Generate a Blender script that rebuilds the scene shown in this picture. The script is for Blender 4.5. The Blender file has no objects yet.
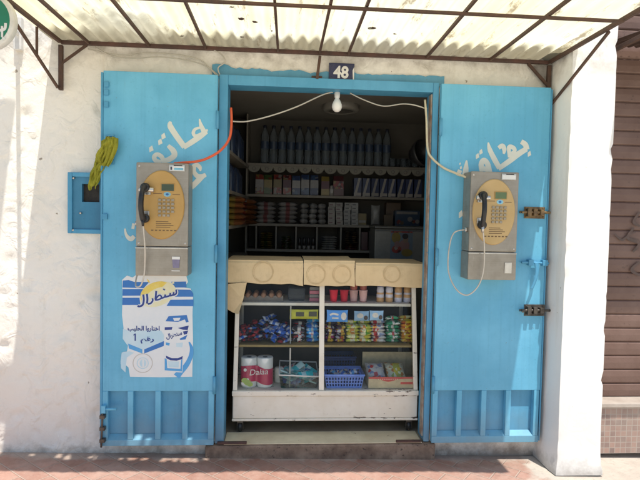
import bpy, math, random
from mathutils import Vector, Matrix, noise
random.seed(7)
PI = math.pi
R = math.radians
scene = bpy.context.scene
COL = scene.collection

# ------------------------------------------------------------------ camera
F = 530.0; D = 3.1
YAW, PIT, ROL = R(4.0), R(2.37), R(-1.16)
fw = Vector((math.sin(YAW)*math.cos(PIT), math.cos(YAW)*math.cos(PIT), -math.sin(PIT)))
rt0 = Vector((math.cos(YAW), -math.sin(YAW), 0))
dn0 = fw.cross(rt0)
RT = math.cos(ROL)*rt0 + math.sin(ROL)*dn0
DN = -math.sin(ROL)*rt0 + math.cos(ROL)*dn0
EYE = 1.414
def at(px, py, Y=0.0):
    """a measured photo point, as a point on the vertical plane at depth Y"""
    d = RT*((px-320)/F) + DN*((py-240)/F) + fw
    t = (Y + D)/d.y
    return Vector((d.x*t, Y, EYE + d.z*t))
def X_(px, py, Y=0.0): return at(px, py, Y).x
def Z_(px, py, Y=0.0): return at(px, py, Y).z

cam = bpy.data.cameras.new('camera'); cam.sensor_width = 36; cam.lens = 36*F/640; cam.clip_end = 500; cam.clip_start = .02
camo = bpy.data.objects.new('camera', cam); COL.objects.link(camo)
camo.matrix_world = Matrix(((RT.x, -DN.x, -fw.x, 0), (RT.y, -DN.y, -fw.y, -D), (RT.z, -DN.z, -fw.z, EYE), (0, 0, 0, 1)))
scene.camera = camo

# ------------------------------------------------------------------ materials
def new_mat(name):
    m = bpy.data.materials.new(name); m.use_nodes = True
    nt = m.node_tree
    return m, nt, nt.nodes['Principled BSDF']
def nd(nt, t, **kw):
    n = nt.nodes.new(t)
    for k, v in kw.items():
        if k in n.inputs.keys(): n.inputs[k].default_value = v
        else: setattr(n, k, v)
    return n
def lk(nt, a, b): nt.links.new(a, b)
def c4(c): return (c[0], c[1], c[2], 1)
def pos(nt):
    return nd(nt, 'ShaderNodeTexCoord').outputs['Object']
def wpos(nt):
    return nd(nt, 'ShaderNodeNewGeometry').outputs['Position']
def noi(nt, vec, scale, detail=4, rough=.55, dist=0):
    n = nd(nt, 'ShaderNodeTexNoise', Scale=scale, Detail=detail, Roughness=rough, Distortion=dist)
    lk(nt, vec, n.inputs['Vector']); return n.outputs['Fac']
def ramp(nt, fac, a, b, ca=(0, 0, 0), cb=(1, 1, 1)):
    r = nd(nt, 'ShaderNodeValToRGB'); e = r.color_ramp.elements
    e[0].position = a; e[1].position = b; e[0].color = c4(ca); e[1].color = c4(cb)
    lk(nt, fac, r.inputs['Fac']); return r.outputs['Color']
def mixc(nt, fac, a, b, mode='MIX'):
    m = nd(nt, 'ShaderNodeMix', data_type='RGBA', blend_type=mode)
    for s, v in ((m.inputs['Factor'], fac), (m.inputs['A'], a), (m.inputs['B'], b)):
        pass
    ins = [m.inputs[0], m.inputs[6], m.inputs[7]]
    for s, v in zip(ins, (fac, a, b)):
        if isinstance(v, bpy.types.NodeSocket): lk(nt, v, s)
        elif isinstance(v, (int, float)): s.default_value = v
        else: s.default_value = c4(v)
    return m.outputs[2]
def math_(nt, op, a, b=None, c=None, clamp=False):
    m = nd(nt, 'ShaderNodeMath', operation=op); m.use_clamp = clamp
    for s, v in zip(m.inputs, (a, b, c)):
        if v is None: continue
        if isinstance(v, bpy.types.NodeSocket): lk(nt, v, s)
        else: s.default_value = v
    return m.outputs[0]
def bump(nt, bs, h, strength=.3, dist=.01):
    b = nd(nt, 'ShaderNodeBump', Strength=strength, Distance=dist)
    lk(nt, h, b.inputs['Height']); lk(nt, b.outputs['Normal'], bs.inputs['Normal'])
def sep(nt, v):
    s = nd(nt, 'ShaderNodeSeparateXYZ'); lk(nt, v, s.inputs[0]); return s.outputs

def pm(name, col, col2=None, scale=8, rough=.5, metal=0, bmp=0, bscale=60, spots=None, spot_at=.68, emit=None):
    """painted / plastic / metal surface with uneven colour, uneven gloss and fine relief"""
    m, nt, bs = new_mat(name)
    if col2 is None: col2 = tuple(c*.78 for c in col)
    p = pos(nt)
    n = noi(nt, p, scale, 5, .6)
    c = mixc(nt, ramp(nt, n, .3, .7), col, col2)
    if spots:
        c = mixc(nt, ramp(nt, noi(nt, p, scale*4.3, 6, .7), spot_at, spot_at+.05), c, spots)
    lk(nt, c, bs.inputs['Base Color'])
    r = math_(nt, 'MULTIPLY_ADD', noi(nt, p, scale*3), .25, rough-.12); lk(nt, r, bs.inputs['Roughness'])
    bs.inputs['Metallic'].default_value = metal
    if bmp: bump(nt, bs, noi(nt, p, bscale, 5), bmp, .004)
    return m

M = {}
# white plaster wall
def plaster(name, base, dark, warm, bs_=.32, dirt=.8):
    m, nt, bs = new_mat(name)
    p = wpos(nt); s = sep(nt, p)
    c = mixc(nt, ramp(nt, noi(nt, p, 1.6, 6, .6), .35, .7), base, warm)
    c = mixc(nt, math_(nt, 'MULTIPLY', ramp(nt, noi(nt, p, 14, 6, .7), .55, .8), .45), c, dark)
    mp = nd(nt, 'ShaderNodeMapping'); mp.inputs['Scale'].default_value = (7, 7, .7); lk(nt, p, mp.inputs['Vector'])
    streak = ramp(nt, noi(nt, mp.outputs[0], 1.2, 5, .6), .6, .78)
    c = mixc(nt, math_(nt, 'MULTIPLY', streak, .3), c, (.50, .42, .28))
    # dirt rising from the ground
    g = math_(nt, 'ADD', math_(nt, 'MULTIPLY', s[2], -11.0), math_(nt, 'MULTIPLY_ADD', noi(nt, p, 13, 6, .7), 2.0, -.15), clamp=True)
    c = mixc(nt, math_(nt, 'MULTIPLY', g, dirt), c, (.16, .125, .09))
    # grime below the canopy
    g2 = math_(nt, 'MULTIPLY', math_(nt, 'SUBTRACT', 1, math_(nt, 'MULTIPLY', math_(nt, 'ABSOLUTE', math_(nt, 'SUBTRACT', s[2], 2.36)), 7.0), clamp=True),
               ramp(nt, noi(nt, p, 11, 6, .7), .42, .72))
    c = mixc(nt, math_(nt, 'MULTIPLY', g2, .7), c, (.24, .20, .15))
    # flaked spots
    c = mixc(nt, ramp(nt, noi(nt, p, 23, 3, .5), .74, .77), c, (.36, .31, .25))
    lk(nt, c, bs.inputs['Base Color']); bs.inputs['Roughness'].default_value = .85
    h = math_(nt, 'ADD', noi(nt, p, 26, 6, .6), math_(nt, 'MULTIPLY', ramp(nt, noi(nt, p, 9, 3, .5, .8), .5, .72), 1.4))
    bump(nt, bs, h, bs_, .010)
    return m
M['plaster'] = plaster('white_plaster', (.855, .825, .765), (.60, .54, .46), (.81, .76, .68), .45)
M['plaster_pillar'] = plaster('white_pillar_plaster', (.85, .835, .81), (.78, .75, .70), (.83, .81, .77), .10, .5)

def blue_paint(name, a, b, scr=.70):
    m, nt, bs = new_mat(name)
    p = wpos(nt); s = sep(nt, p)
    mp = nd(nt, 'ShaderNodeMapping'); mp.inputs['Scale'].default_value = (4, 4, .55); lk(nt, p, mp.inputs['Vector'])
    c = mixc(nt, ramp(nt, noi(nt, mp.outputs[0], 1.5, 5, .6), .3, .72), a, b)
    c = mixc(nt, math_(nt, 'MULTIPLY', ramp(nt, noi(nt, p, 2.4, 6, .65), .42, .72), .6), c, tuple(x*1.22+.045 for x in a))
    mp3 = nd(nt, 'ShaderNodeMapping'); mp3.inputs['Scale'].default_value = (30, 30, .9); lk(nt, p, mp3.inputs['Vector'])
    c = mixc(nt, math_(nt, 'MULTIPLY', ramp(nt, noi(nt, mp3.outputs[0], 1.3, 4, .6), .5, .75), .22), c, tuple(x*.7 for x in b))
    c = mixc(nt, math_(nt, 'MULTIPLY', ramp(nt, noi(nt, p, 60, 3, .6), .62, .8), .35), c, tuple(x*.6 for x in b))
    c = mixc(nt, ramp(nt, noi(nt, p, 31, 5, .75), scr, scr+.03), c, (.16, .14, .12))
    lowd = math_(nt, 'ADD', math_(nt, 'MULTIPLY', s[2], -3.2), math_(nt, 'MULTIPLY_ADD', noi(nt, p, 7, 5), 1.1, .35), clamp=True)
    c = mixc(nt, math_(nt, 'MULTIPLY', lowd, .6), c, (.24, .26, .25))
    mr = nd(nt, 'ShaderNodeMapping'); mr.inputs['Scale'].default_value = (26, 26, 1.6); lk(nt, p, mr.inputs['Vector'])
    c = mixc(nt, math_(nt, 'MULTIPLY', ramp(nt, noi(nt, mr.outputs[0], 1.0, 6, .7), .66, .76), .4), c, (.20, .19, .17))
    lk(nt, c, bs.inputs['Base Color'])
    lk(nt, math_(nt, 'MULTIPLY_ADD', noi(nt, p, 12), .3, .3), bs.inputs['Roughness'])
    bump(nt, bs, math_(nt, 'ADD', noi(nt, p, 2.2, 2), math_(nt, 'MULTIPLY', noi(nt, p, 90, 3), .03)), .6, .02)
    return m
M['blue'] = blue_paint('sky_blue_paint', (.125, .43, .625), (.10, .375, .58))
M['blue_panel'] = blue_paint('shaded_blue_paint', (.085, .335, .52), (.075, .30, .48))  # door blue darkened to paint shade into the pockets
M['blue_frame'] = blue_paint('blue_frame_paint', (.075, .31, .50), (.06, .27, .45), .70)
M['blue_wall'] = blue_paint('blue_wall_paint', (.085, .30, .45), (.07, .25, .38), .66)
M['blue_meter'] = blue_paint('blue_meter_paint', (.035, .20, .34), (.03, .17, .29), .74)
M['letter'] = pm('cream_lettering_paint', (.68, .68, .60), (.60, .63, .58), 18, .6, spots=(.25, .42, .5), spot_at=.70)

# translucent corrugated fibreglass
def sheet_mat():
    m, nt, bs = new_mat('translucent_corrugated_plastic')
    p = wpos(nt); s = sep(nt, p)
    mp = nd(nt, 'ShaderNodeMapping'); mp.inputs['Scale'].default_value = (9, 1.1, 1); lk(nt, p, mp.inputs['Vector'])
    c = mixc(nt, ramp(nt, noi(nt, mp.outputs[0], 1.0, 4, .6), .35, .75), (.88, .84, .62), (.82, .76, .50))
    c = mixc(nt, ramp(nt, noi(nt, p, 2.3, 3, .5), .45, .75), c, (.86, .87, .74))
    # brown dirt lying in the valleys
    mp2 = nd(nt, 'ShaderNodeMapping'); mp2.inputs['Scale'].default_value = (22, 3.2, 1); lk(nt, p, mp2.inputs['Vector'])
    d = ramp(nt, noi(nt, mp2.outputs[0], 1.0, 6, .75), .565, .65)
    c = mixc(nt, math_(nt, 'MULTIPLY', d, .8), c, (.28, .20, .11))
    # darker rear end with a scalloped edge, lying on the wall
    e = math_(nt, 'ADD', math_(nt, 'MULTIPLY_ADD', s[1], 13.0, 3.0), math_(nt, 'MULTIPLY_ADD', noi(nt, p, 4, 5), 1.5, -.75))
    e = math_(nt, 'ADD', e, math_(nt, 'MULTIPLY', math_(nt, 'SINE', math_(nt, 'MULTIPLY', s[0], 2*PI/.076)), .45), clamp=True)
    c = mixc(nt, math_(nt, 'MULTIPLY', e, .85), c, (.15, .125, .08))
    # big water stain by the left end
    v = nd(nt, 'ShaderNodeVectorMath', operation='DISTANCE'); lk(nt, p, v.inputs[0]); v.inputs[1].default_value = (-.86, -.22, 2.38)
    st = math_(nt, 'ADD', math_(nt, 'MULTIPLY', v.outputs['Value'], -9.0), math_(nt, 'MULTIPLY_ADD', noi(nt, p, 7, 4), 3.2, .9), clamp=True)
    c = mixc(nt, math_(nt, 'MULTIPLY', st, .75), c, (.36, .33, .24))
    nt.nodes.remove(bs)
    df = nd(nt, 'ShaderNodeBsdfDiffuse'); tr = nd(nt, 'ShaderNodeBsdfTranslucent'); gl = nd(nt, 'ShaderNodeBsdfGlossy', Roughness=.35)
    lk(nt, c, df.inputs['Color']); lk(nt, c, tr.inputs['Color'])
    mx = nd(nt, 'ShaderNodeMixShader', Fac=.70); lk(nt, df.outputs[0], mx.inputs[1]); lk(nt, tr.outputs[0], mx.inputs[2])
    m2 = nd(nt, 'ShaderNodeMixShader', Fac=.05); lk(nt, mx.outputs[0], m2.inputs[1]); lk(nt, gl.outputs[0], m2.inputs[2])
    lk(nt, m2.outputs[0], nt.nodes['Material Output'].inputs['Surface'])
    return m
M['sheet'] = sheet_mat()
M['rust'] = pm('rusty_dark_iron', (.060, .038, .030), (.11, .055, .035), 20, .75, .0, .4, 120)
M['rust_red'] = pm('red_oxide_iron', (.11, .05, .038), (.06, .036, .03), 14, .7, 0, .4, 120)

# paving: red brick laid diagonally, cement to the right
def ground_mat():
    m, nt, bs = new_mat('red_diagonal_paving')
    p = wpos(nt); s = sep(nt, p)
    mp = nd(nt, 'ShaderNodeMapping'); mp.inputs['Rotation'].default_value = (0, 0, R(40)); lk(nt, p, mp.inputs['Vector'])
    b = nd(nt, 'ShaderNodeTexBrick', Scale=1.0); b.inputs['Brick Width'].default_value = .215; b.inputs['Row Height'].default_value = .108
    b.inputs['Mortar Size'].default_value = .006; b.inputs['Mortar Smooth'].default_value = .6
    b.inputs['Color1'].default_value = (.46, .255, .195, 1); b.inputs['Color2'].default_value = (.35, .17, .125, 1); b.inputs['Mortar'].default_value = (.47, .35, .28, 1)
    lk(nt, mp.outputs[0], b.inputs['Vector'])
    c = mixc(nt, math_(nt, 'MULTIPLY', ramp(nt, noi(nt, p, 5, 6, .65), .35, .7), .7), b.outputs['Color'], (.52, .36, .29))
    c = mixc(nt, math_(nt, 'MULTIPLY', ramp(nt, noi(nt, p, 22, 5, .7), .52, .75), .5), c, (.22, .13, .10))
    c = mixc(nt, math_(nt, 'MULTIPLY', ramp(nt, noi(nt, p, 70, 4, .7), .5, .75), .45), c, (.52, .39, .32))
    cem = mixc(nt, ramp(nt, noi(nt, p, 6, 7, .7), .3, .7), (.60, .54, .46), (.47, .41, .35))
    cem = mixc(nt, math_(nt, 'MULTIPLY', ramp(nt, noi(nt, p, 40, 5, .7), .55, .75), .5), cem, (.22, .19, .16))
    k = math_(nt, 'MULTIPLY_ADD', math_(nt, 'SUBTRACT', s[0], 1.42), 14.0, math_(nt, 'MULTIPLY_ADD', noi(nt, p, 8, 4), 5.0, -2.5), clamp=True)
    k2 = math_(nt, 'MULTIPLY_ADD', math_(nt, 'ADD', s[1], .085), 22.0, math_(nt, 'MULTIPLY_ADD', noi(nt, p, 10, 4), 4.0, -2.0), clamp=True)
    kk = math_(nt, 'MAXIMUM', k, math_(nt, 'MULTIPLY', k2, .7))
    c = mixc(nt, kk, c, cem)
    kd = math_(nt, 'MULTIPLY_ADD', math_(nt, 'ADD', s[1], .19), 14.0, math_(nt, 'MULTIPLY_ADD', noi(nt, p, 6, 5), 2.4, -1.2), clamp=True)  # damp dirt by the wall, with canopy shade painted into the paving
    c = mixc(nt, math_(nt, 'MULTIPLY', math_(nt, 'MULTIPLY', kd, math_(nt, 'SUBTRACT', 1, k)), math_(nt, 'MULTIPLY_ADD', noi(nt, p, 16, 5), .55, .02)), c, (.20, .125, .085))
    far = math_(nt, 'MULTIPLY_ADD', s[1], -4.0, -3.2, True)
    c = mixc(nt, far, c, (.74, .67, .53))  # unseen street, made pale to bounce light onto the shop front
    lk(nt, c, bs.inputs['Base Color'])
    lk(nt, ramp(nt, noi(nt, p, 4, 5, .6), .35, .6, (.4, .4, .4), (.85, .85, .85)), bs.inputs['Roughness'])
    h = math_(nt, 'SUBTRACT', math_(nt, 'MULTIPLY', noi(nt, p, 34, 6), .5), math_(nt, 'MULTIPLY', b.outputs['Fac'], math_(nt, 'SUBTRACT', 1, kk)))
    bump(nt, bs, h, .7, .008)
    return m
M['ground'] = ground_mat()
M['step'] = pm('worn_concrete_step', (.34, .25, .18), (.13, .085, .06), 11, .85, 0, .6, 40, spots=(.07, .05, .04), spot_at=.6)
M['floor'] = pm('dusty_shop_floor', (.34, .29, .20), (.25, .20, .14), 7, .7, 0, .3, 50)
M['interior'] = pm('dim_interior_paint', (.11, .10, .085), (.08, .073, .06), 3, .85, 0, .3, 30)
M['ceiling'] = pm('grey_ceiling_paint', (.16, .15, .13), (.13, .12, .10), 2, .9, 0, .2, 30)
M['tile'] = None
def tile_mat():
    m, nt, bs = new_mat('small_square_mosaic_tiles')
    p = wpos(nt); s = sep(nt, p)
    cx = nd(nt, 'ShaderNodeCombineXYZ'); lk(nt, s[0], cx.inputs[0]); lk(nt, s[2], cx.inputs[1])
    b = nd(nt, 'ShaderNodeTexBrick', Scale=1.0); b.offset = 0
    b.inputs['Brick Width'].default_value = .035; b.inputs['Row Height'].default_value = .035; b.inputs['Mortar Size'].default_value = .0022
    b.inputs['Color1'].default_value = (.40, .26, .21, 1); b.inputs['Color2'].default_value = (.24, .17, .15, 1); b.inputs['Mortar'].default_value = (.42, .36, .31, 1)
    lk(nt, cx.outputs[0], b.inputs['Vector'])
    c = mixc(nt, math_(nt, 'MULTIPLY', ramp(nt, noi(nt, p, 12, 5), .4, .7), .4), b.outputs['Color'], (.45, .38, .32))
    lk(nt, c, bs.inputs['Base Color']); bs.inputs['Roughness'].default_value = .45
    bump(nt, bs, math_(nt, 'SUBTRACT', 1, b.outputs['Fac']), .5, .003)
    return m
M['tile'] = tile_mat()
M['shutter'] = pm('brown_shutter_paint', (.145, .082, .062), (.20, .125, .10), 5, .6, 0, .3, 60, spots=(.10, .06, .05), spot_at=.63)
M['awning_dark'] = pm('dark_brown_corrugated_iron', (.055, .035, .03), (.085, .05, .04), 7, .7, 0, .3, 60)
M['wood'] = pm('weathered_wood', (.25, .17, .10), (.17, .11, .065), 10, .8, 0, .4, 60)

def steel_mat():
    m, nt, bs = new_mat('brushed_stainless_steel')
    p = pos(nt)
    mp = nd(nt, 'ShaderNodeMapping'); mp.inputs['Scale'].default_value = (3, 3, 220); lk(nt, p, mp.inputs['Vector'])
    n = noi(nt, mp.outputs[0], 1.5, 3)
    c = mixc(nt, n, (.30, .27, .225), (.37, .335, .285))
    c = mixc(nt, math_(nt, 'MULTIPLY', ramp(nt, noi(nt, p, 14, 5, .65), .45, .75), .5), c, (.21, .18, .14))
    ms = nd(nt, 'ShaderNodeMapping'); ms.inputs['Scale'].default_value = (160, 60, 9); ms.inputs['Rotation'].default_value = (.2, .35, .1); lk(nt, p, ms.inputs['Vector'])
    c = mixc(nt, math_(nt, 'MULTIPLY', ramp(nt, noi(nt, ms.outputs[0], 1, 3), .68, .74), .35), c, (.60, .57, .52))
    lk(nt, c, bs.inputs['Base Color']); bs.inputs['Metallic'].default_value = .55
    lk(nt, math_(nt, 'MULTIPLY_ADD', noi(nt, p, 20, 4), .25, .34), bs.inputs['Roughness'])
    bump(nt, bs, n, .08, .001)
    return m
M['steel'] = steel_mat()
M['steel_bright'] = pm('bright_steel', (.62, .60, .57), (.5, .48, .45), 20, .3, .9)
M['ochre'] = pm('ochre_face_plate', (.50, .305, .095), (.45, .265, .075), 9, .45)
M['ochre2'] = pm('pale_ochre_face_plate', (.56, .385, .175), (.50, .34, .14), 9, .45)
M['black'] = pm('black_plastic', (.012, .012, .013), (.02, .02, .021), 20, .35)
M['lcd'] = pm('green_lcd', (.06, .085, .05), (.045, .065, .04), 9, .2)
M['lcd2'] = pm('pale_green_lcd', (.13, .19, .09), (.10, .15, .07), 9, .2)
M['key'] = pm('metal_key', (.40, .35, .27), (.28, .24, .18), 40, .4, .4)
M['white'] = pm('white_plastic', (.78, .77, .74), (.70, .69, .66), 10, .45)
M['cordgrey'] = pm('pale_steel_cord', (.60, .56, .50), (.50, .46, .40), 50, .4, .4)
M['paper'] = pm('poster_paper', (.76, .77, .77), (.66, .71, .75), 7, .5, 0, .5, 16)
M['paper_sky'] = pm('poster_pale_blue', (.42, .63, .76), (.60, .72, .78), 6, .5)
M['p_blue'] = pm('poster_blue', (.03, .14, .46), (.03, .19, .52), 6, .5)
M['p_navy'] = pm('poster_navy', (.015, .04, .22), (.02, .05, .26), 20, .5)
M['p_mid'] = pm('poster_mid_blue', (.06, .30, .66), (.10, .38, .70), 9, .5)
M['p_yel'] = pm('poster_yellow', (.74, .54, .06), (.78, .66, .22), 30, .5)
M['p_lemon'] = pm('poster_cream_yellow', (.76, .74, .54), (.74, .70, .44), 20, .5)
M['p_grey'] = pm('poster_grey', (.50, .47, .44), (.55, .53, .50), 20, .5)
M['navy'] = pm('navy_enamel', (.012, .016, .06), (.02, .022, .075), 20, .3, spots=(.12, .08, .06), spot_at=.68)
M['enamel_white'] = pm('white_enamel', (.74, .73, .70), (.62, .60, .56), 30, .4)
M['orange'] = pm('orange_cable', (.70, .11, .035), (.60, .09, .03), 20, .45)
M['cream_cable'] = pm('cream_cable', (.62, .56, .40), (.52, .46, .32), 20, .5)
M['wire'] = pm('white_wire', (.52, .49, .43), (.42, .39, .33), 20, .5)
M['cloth'] = pm('mustard_cloth', (.36, .35, .035), (.25, .25, .02), 25, .9, 0, .8, 180)
M['brass'] = pm('rusty_brass', (.34, .22, .10), (.12, .08, .05), 30, .5, .6, .5, 90)
M['darkmetal'] = pm('dark_greasy_metal', (.06, .052, .046), (.15, .13, .11), 30, .45, .6, .4, 90)
M['dark'] = pm('dark_void', (.012, .011, .010), (.02, .018, .016), 6, .8)
def counter_mat():
    m, nt, bs = new_mat('chipped_white_counter_paint')
    p = wpos(nt); s = sep(nt, p)
    c = mixc(nt, ramp(nt, noi(nt, p, 7, 6, .6), .35, .7), (.87, .82, .71), (.80, .73, .60))
    mp = nd(nt, 'ShaderNodeMapping'); mp.inputs['Scale'].default_value = (16, 30, 60); lk(nt, p, mp.inputs['Vector'])
    n = noi(nt, mp.outputs[0], 1.0, 5, .7)
    near = None
    for z in (.186, .324, .355):
        k = math_(nt, 'SUBTRACT', 1, math_(nt, 'MULTIPLY', math_(nt, 'ABSOLUTE', math_(nt, 'SUBTRACT', s[2], z)), 75.0), clamp=True)
        near = k if near is None else math_(nt, 'MAXIMUM', near, k)
    near = math_(nt, 'MULTIPLY', near, ramp(nt, noi(nt, p, 3.1, 3), .42, .62))
    chip = math_(nt, 'GREATER_THAN', math_(nt, 'MULTIPLY_ADD', near, .16, n), .665)
    c = mixc(nt, math_(nt, 'MULTIPLY', chip, .9), c, (.10, .06, .04))
    c = mixc(nt, math_(nt, 'MULTIPLY', ramp(nt, noi(nt, p, 20, 6, .7), .55, .8), .35), c, (.50, .40, .28))
    lk(nt, c, bs.inputs['Base Color']); bs.inputs['Roughness'].default_value = .5
    bump(nt, bs, math_(nt, 'SUBTRACT', noi(nt, p, 40, 4), chip), .3, .003)
    return m
M['counter'] = counter_mat()
M['caseback'] = pm('dim_case_back', (.075, .06, .045), (.05, .042, .034), 5, .7)
def card_mat():
    m, nt, bs = new_mat('worn_cardboard')
    p = wpos(nt)
    c = mixc(nt, ramp(nt, noi(nt, p, 6, 6, .6), .3, .7), (.80, .615, .37), (.73, .545, .31))
    mp = nd(nt, 'ShaderNodeMapping'); mp.inputs['Scale'].default_value = (150, 150, 3); lk(nt, p, mp.inputs['Vector'])
    c = mixc(nt, math_(nt, 'MULTIPLY', noi(nt, mp.outputs[0], 1, 2), .12), c, (.38, .25, .12))
    c = mixc(nt, math_(nt, 'MULTIPLY', ramp(nt, noi(nt, p, 19, 6, .7), .5, .75), .28), c, (.40, .27, .14))
    lk(nt, c, bs.inputs['Base Color']); bs.inputs['Roughness'].default_value = .85
    bump(nt, bs, noi(nt, p, 30, 4), .3, .004)
    return m
M['card'] = card_mat()
M['card_stain'] = pm('cardboard_ring_stain', (.56, .41, .22), (.70, .53, .30), 25, .9)
def glass_mat(name, tint, gl=.07):
    m, nt, bs = new_mat(name); nt.nodes.remove(bs)
    t = nd(nt, 'ShaderNodeBsdfTransparent', Color=c4(tint)); g = nd(nt, 'ShaderNodeBsdfGlossy', Roughness=.04)
    dd = nd(nt, 'ShaderNodeBsdfDiffuse', Color=(.6, .57, .5, 1))
    lw = nd(nt, 'ShaderNodeFresnel', IOR=1.28)
    a = nd(nt, 'ShaderNodeMixShader'); lk(nt, lw.outputs[0], a.inputs[0]); lk(nt, t.outputs[0], a.inputs[1]); lk(nt, g.outputs[0], a.inputs[2])
    p = wpos(nt)
    f = math_(nt, 'MULTIPLY', ramp(nt, noi(nt, p, 5, 6, .7), .4, .85), gl)
    b = nd(nt, 'ShaderNodeMixShader'); lk(nt, f, b.inputs[0]); lk(nt, a.outputs[0], b.inputs[1]); lk(nt, dd.outputs[0], b.inputs[2])
    lk(nt, b.outputs[0], nt.nodes['Material Output'].inputs['Surface'])
    return m
M['glass'] = glass_mat('dusty_case_glass', (.975, .985, .975), .035)
M['bottle'] = None
def bottle_mat():
    m, nt, bs = new_mat('clear_bluish_bottle_plastic'); nt.nodes.remove(bs)
    t = nd(nt, 'ShaderNodeBsdfTransparent', Color=(.80, .84, .87, 1)); g = nd(nt, 'ShaderNodeBsdfGlossy', Roughness=.12)
    d = nd(nt, 'ShaderNodeBsdfDiffuse', Color=(.30, .34, .38, 1))
    a = nd(nt, 'ShaderNodeMixShader', Fac=.14); lk(nt, t.outputs[0], a.inputs[1]); lk(nt, d.outputs[0], a.inputs[2])
    lw = nd(nt, 'ShaderNodeLayerWeight', Blend=.18)
    b = nd(nt, 'ShaderNodeMixShader'); lk(nt, lw.outputs['Fresnel'], b.inputs[0]); lk(nt, a.outputs[0], b.inputs[1]); lk(nt, g.outputs[0], b.inputs[2])
    lk(nt, b.outputs[0], nt.nodes['Material Output'].inputs['Surface'])
    return m
M['bottle'] = bottle_mat()
_cc = {}; DIM = [1.0]  # DIM scales goods' colours, painting in the dimness of the room
def colmat(name, c, rough=.4, metal=0, print_=None):
    """printed packaging: base colour with irregular patches of ink"""
    if name in _cc: return _cc[name]
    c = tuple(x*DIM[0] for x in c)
    m, nt, bs = new_mat(name)
    p = pos(nt); oi = nd(nt, 'ShaderNodeObjectInfo')
    ad = nd(nt, 'ShaderNodeVectorMath', operation='ADD'); lk(nt, p, ad.inputs[0])
    cm = nd(nt, 'ShaderNodeCombineXYZ'); rr_ = math_(nt, 'MULTIPLY', oi.outputs['Random'], 7.3)
    for i in range(3): lk(nt, rr_, cm.inputs[i])
    lk(nt, cm.outputs[0], ad.inputs[1]); q = ad.outputs[0]
    col = mixc(nt, ramp(nt, noi(nt, q, 30, 5, .6), .3, .7), c, tuple(min(1, x*.74+.01) for x in c))
    if print_:
        v = nd(nt, 'ShaderNodeTexVoronoi', Scale=46.0); lk(nt, q, v.inputs['Vector'])
        sv = sep(nt, v.outputs['Color'])
        for ch, pc_ in zip((0, 1, 2), print_):
            col = mixc(nt, math_(nt, 'GREATER_THAN', sv[ch], .80), col, tuple(x*DIM[0] for x in pc_))
    hv = nd(nt, 'ShaderNodeHueSaturation'); lk(nt, col, hv.inputs['Color']); lk(nt, math_(nt, 'MULTIPLY_ADD', oi.outputs['Random'], .4, .8), hv.inputs['Value'])
    lk(nt, hv.outputs[0], bs.inputs['Base Color']); bs.inputs['Roughness'].default_value = rough; bs.inputs['Metallic'].default_value = metal
    bump(nt, bs, noi(nt, q, 55, 4), .25, .004)
    _cc[name] = m; return m

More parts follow.
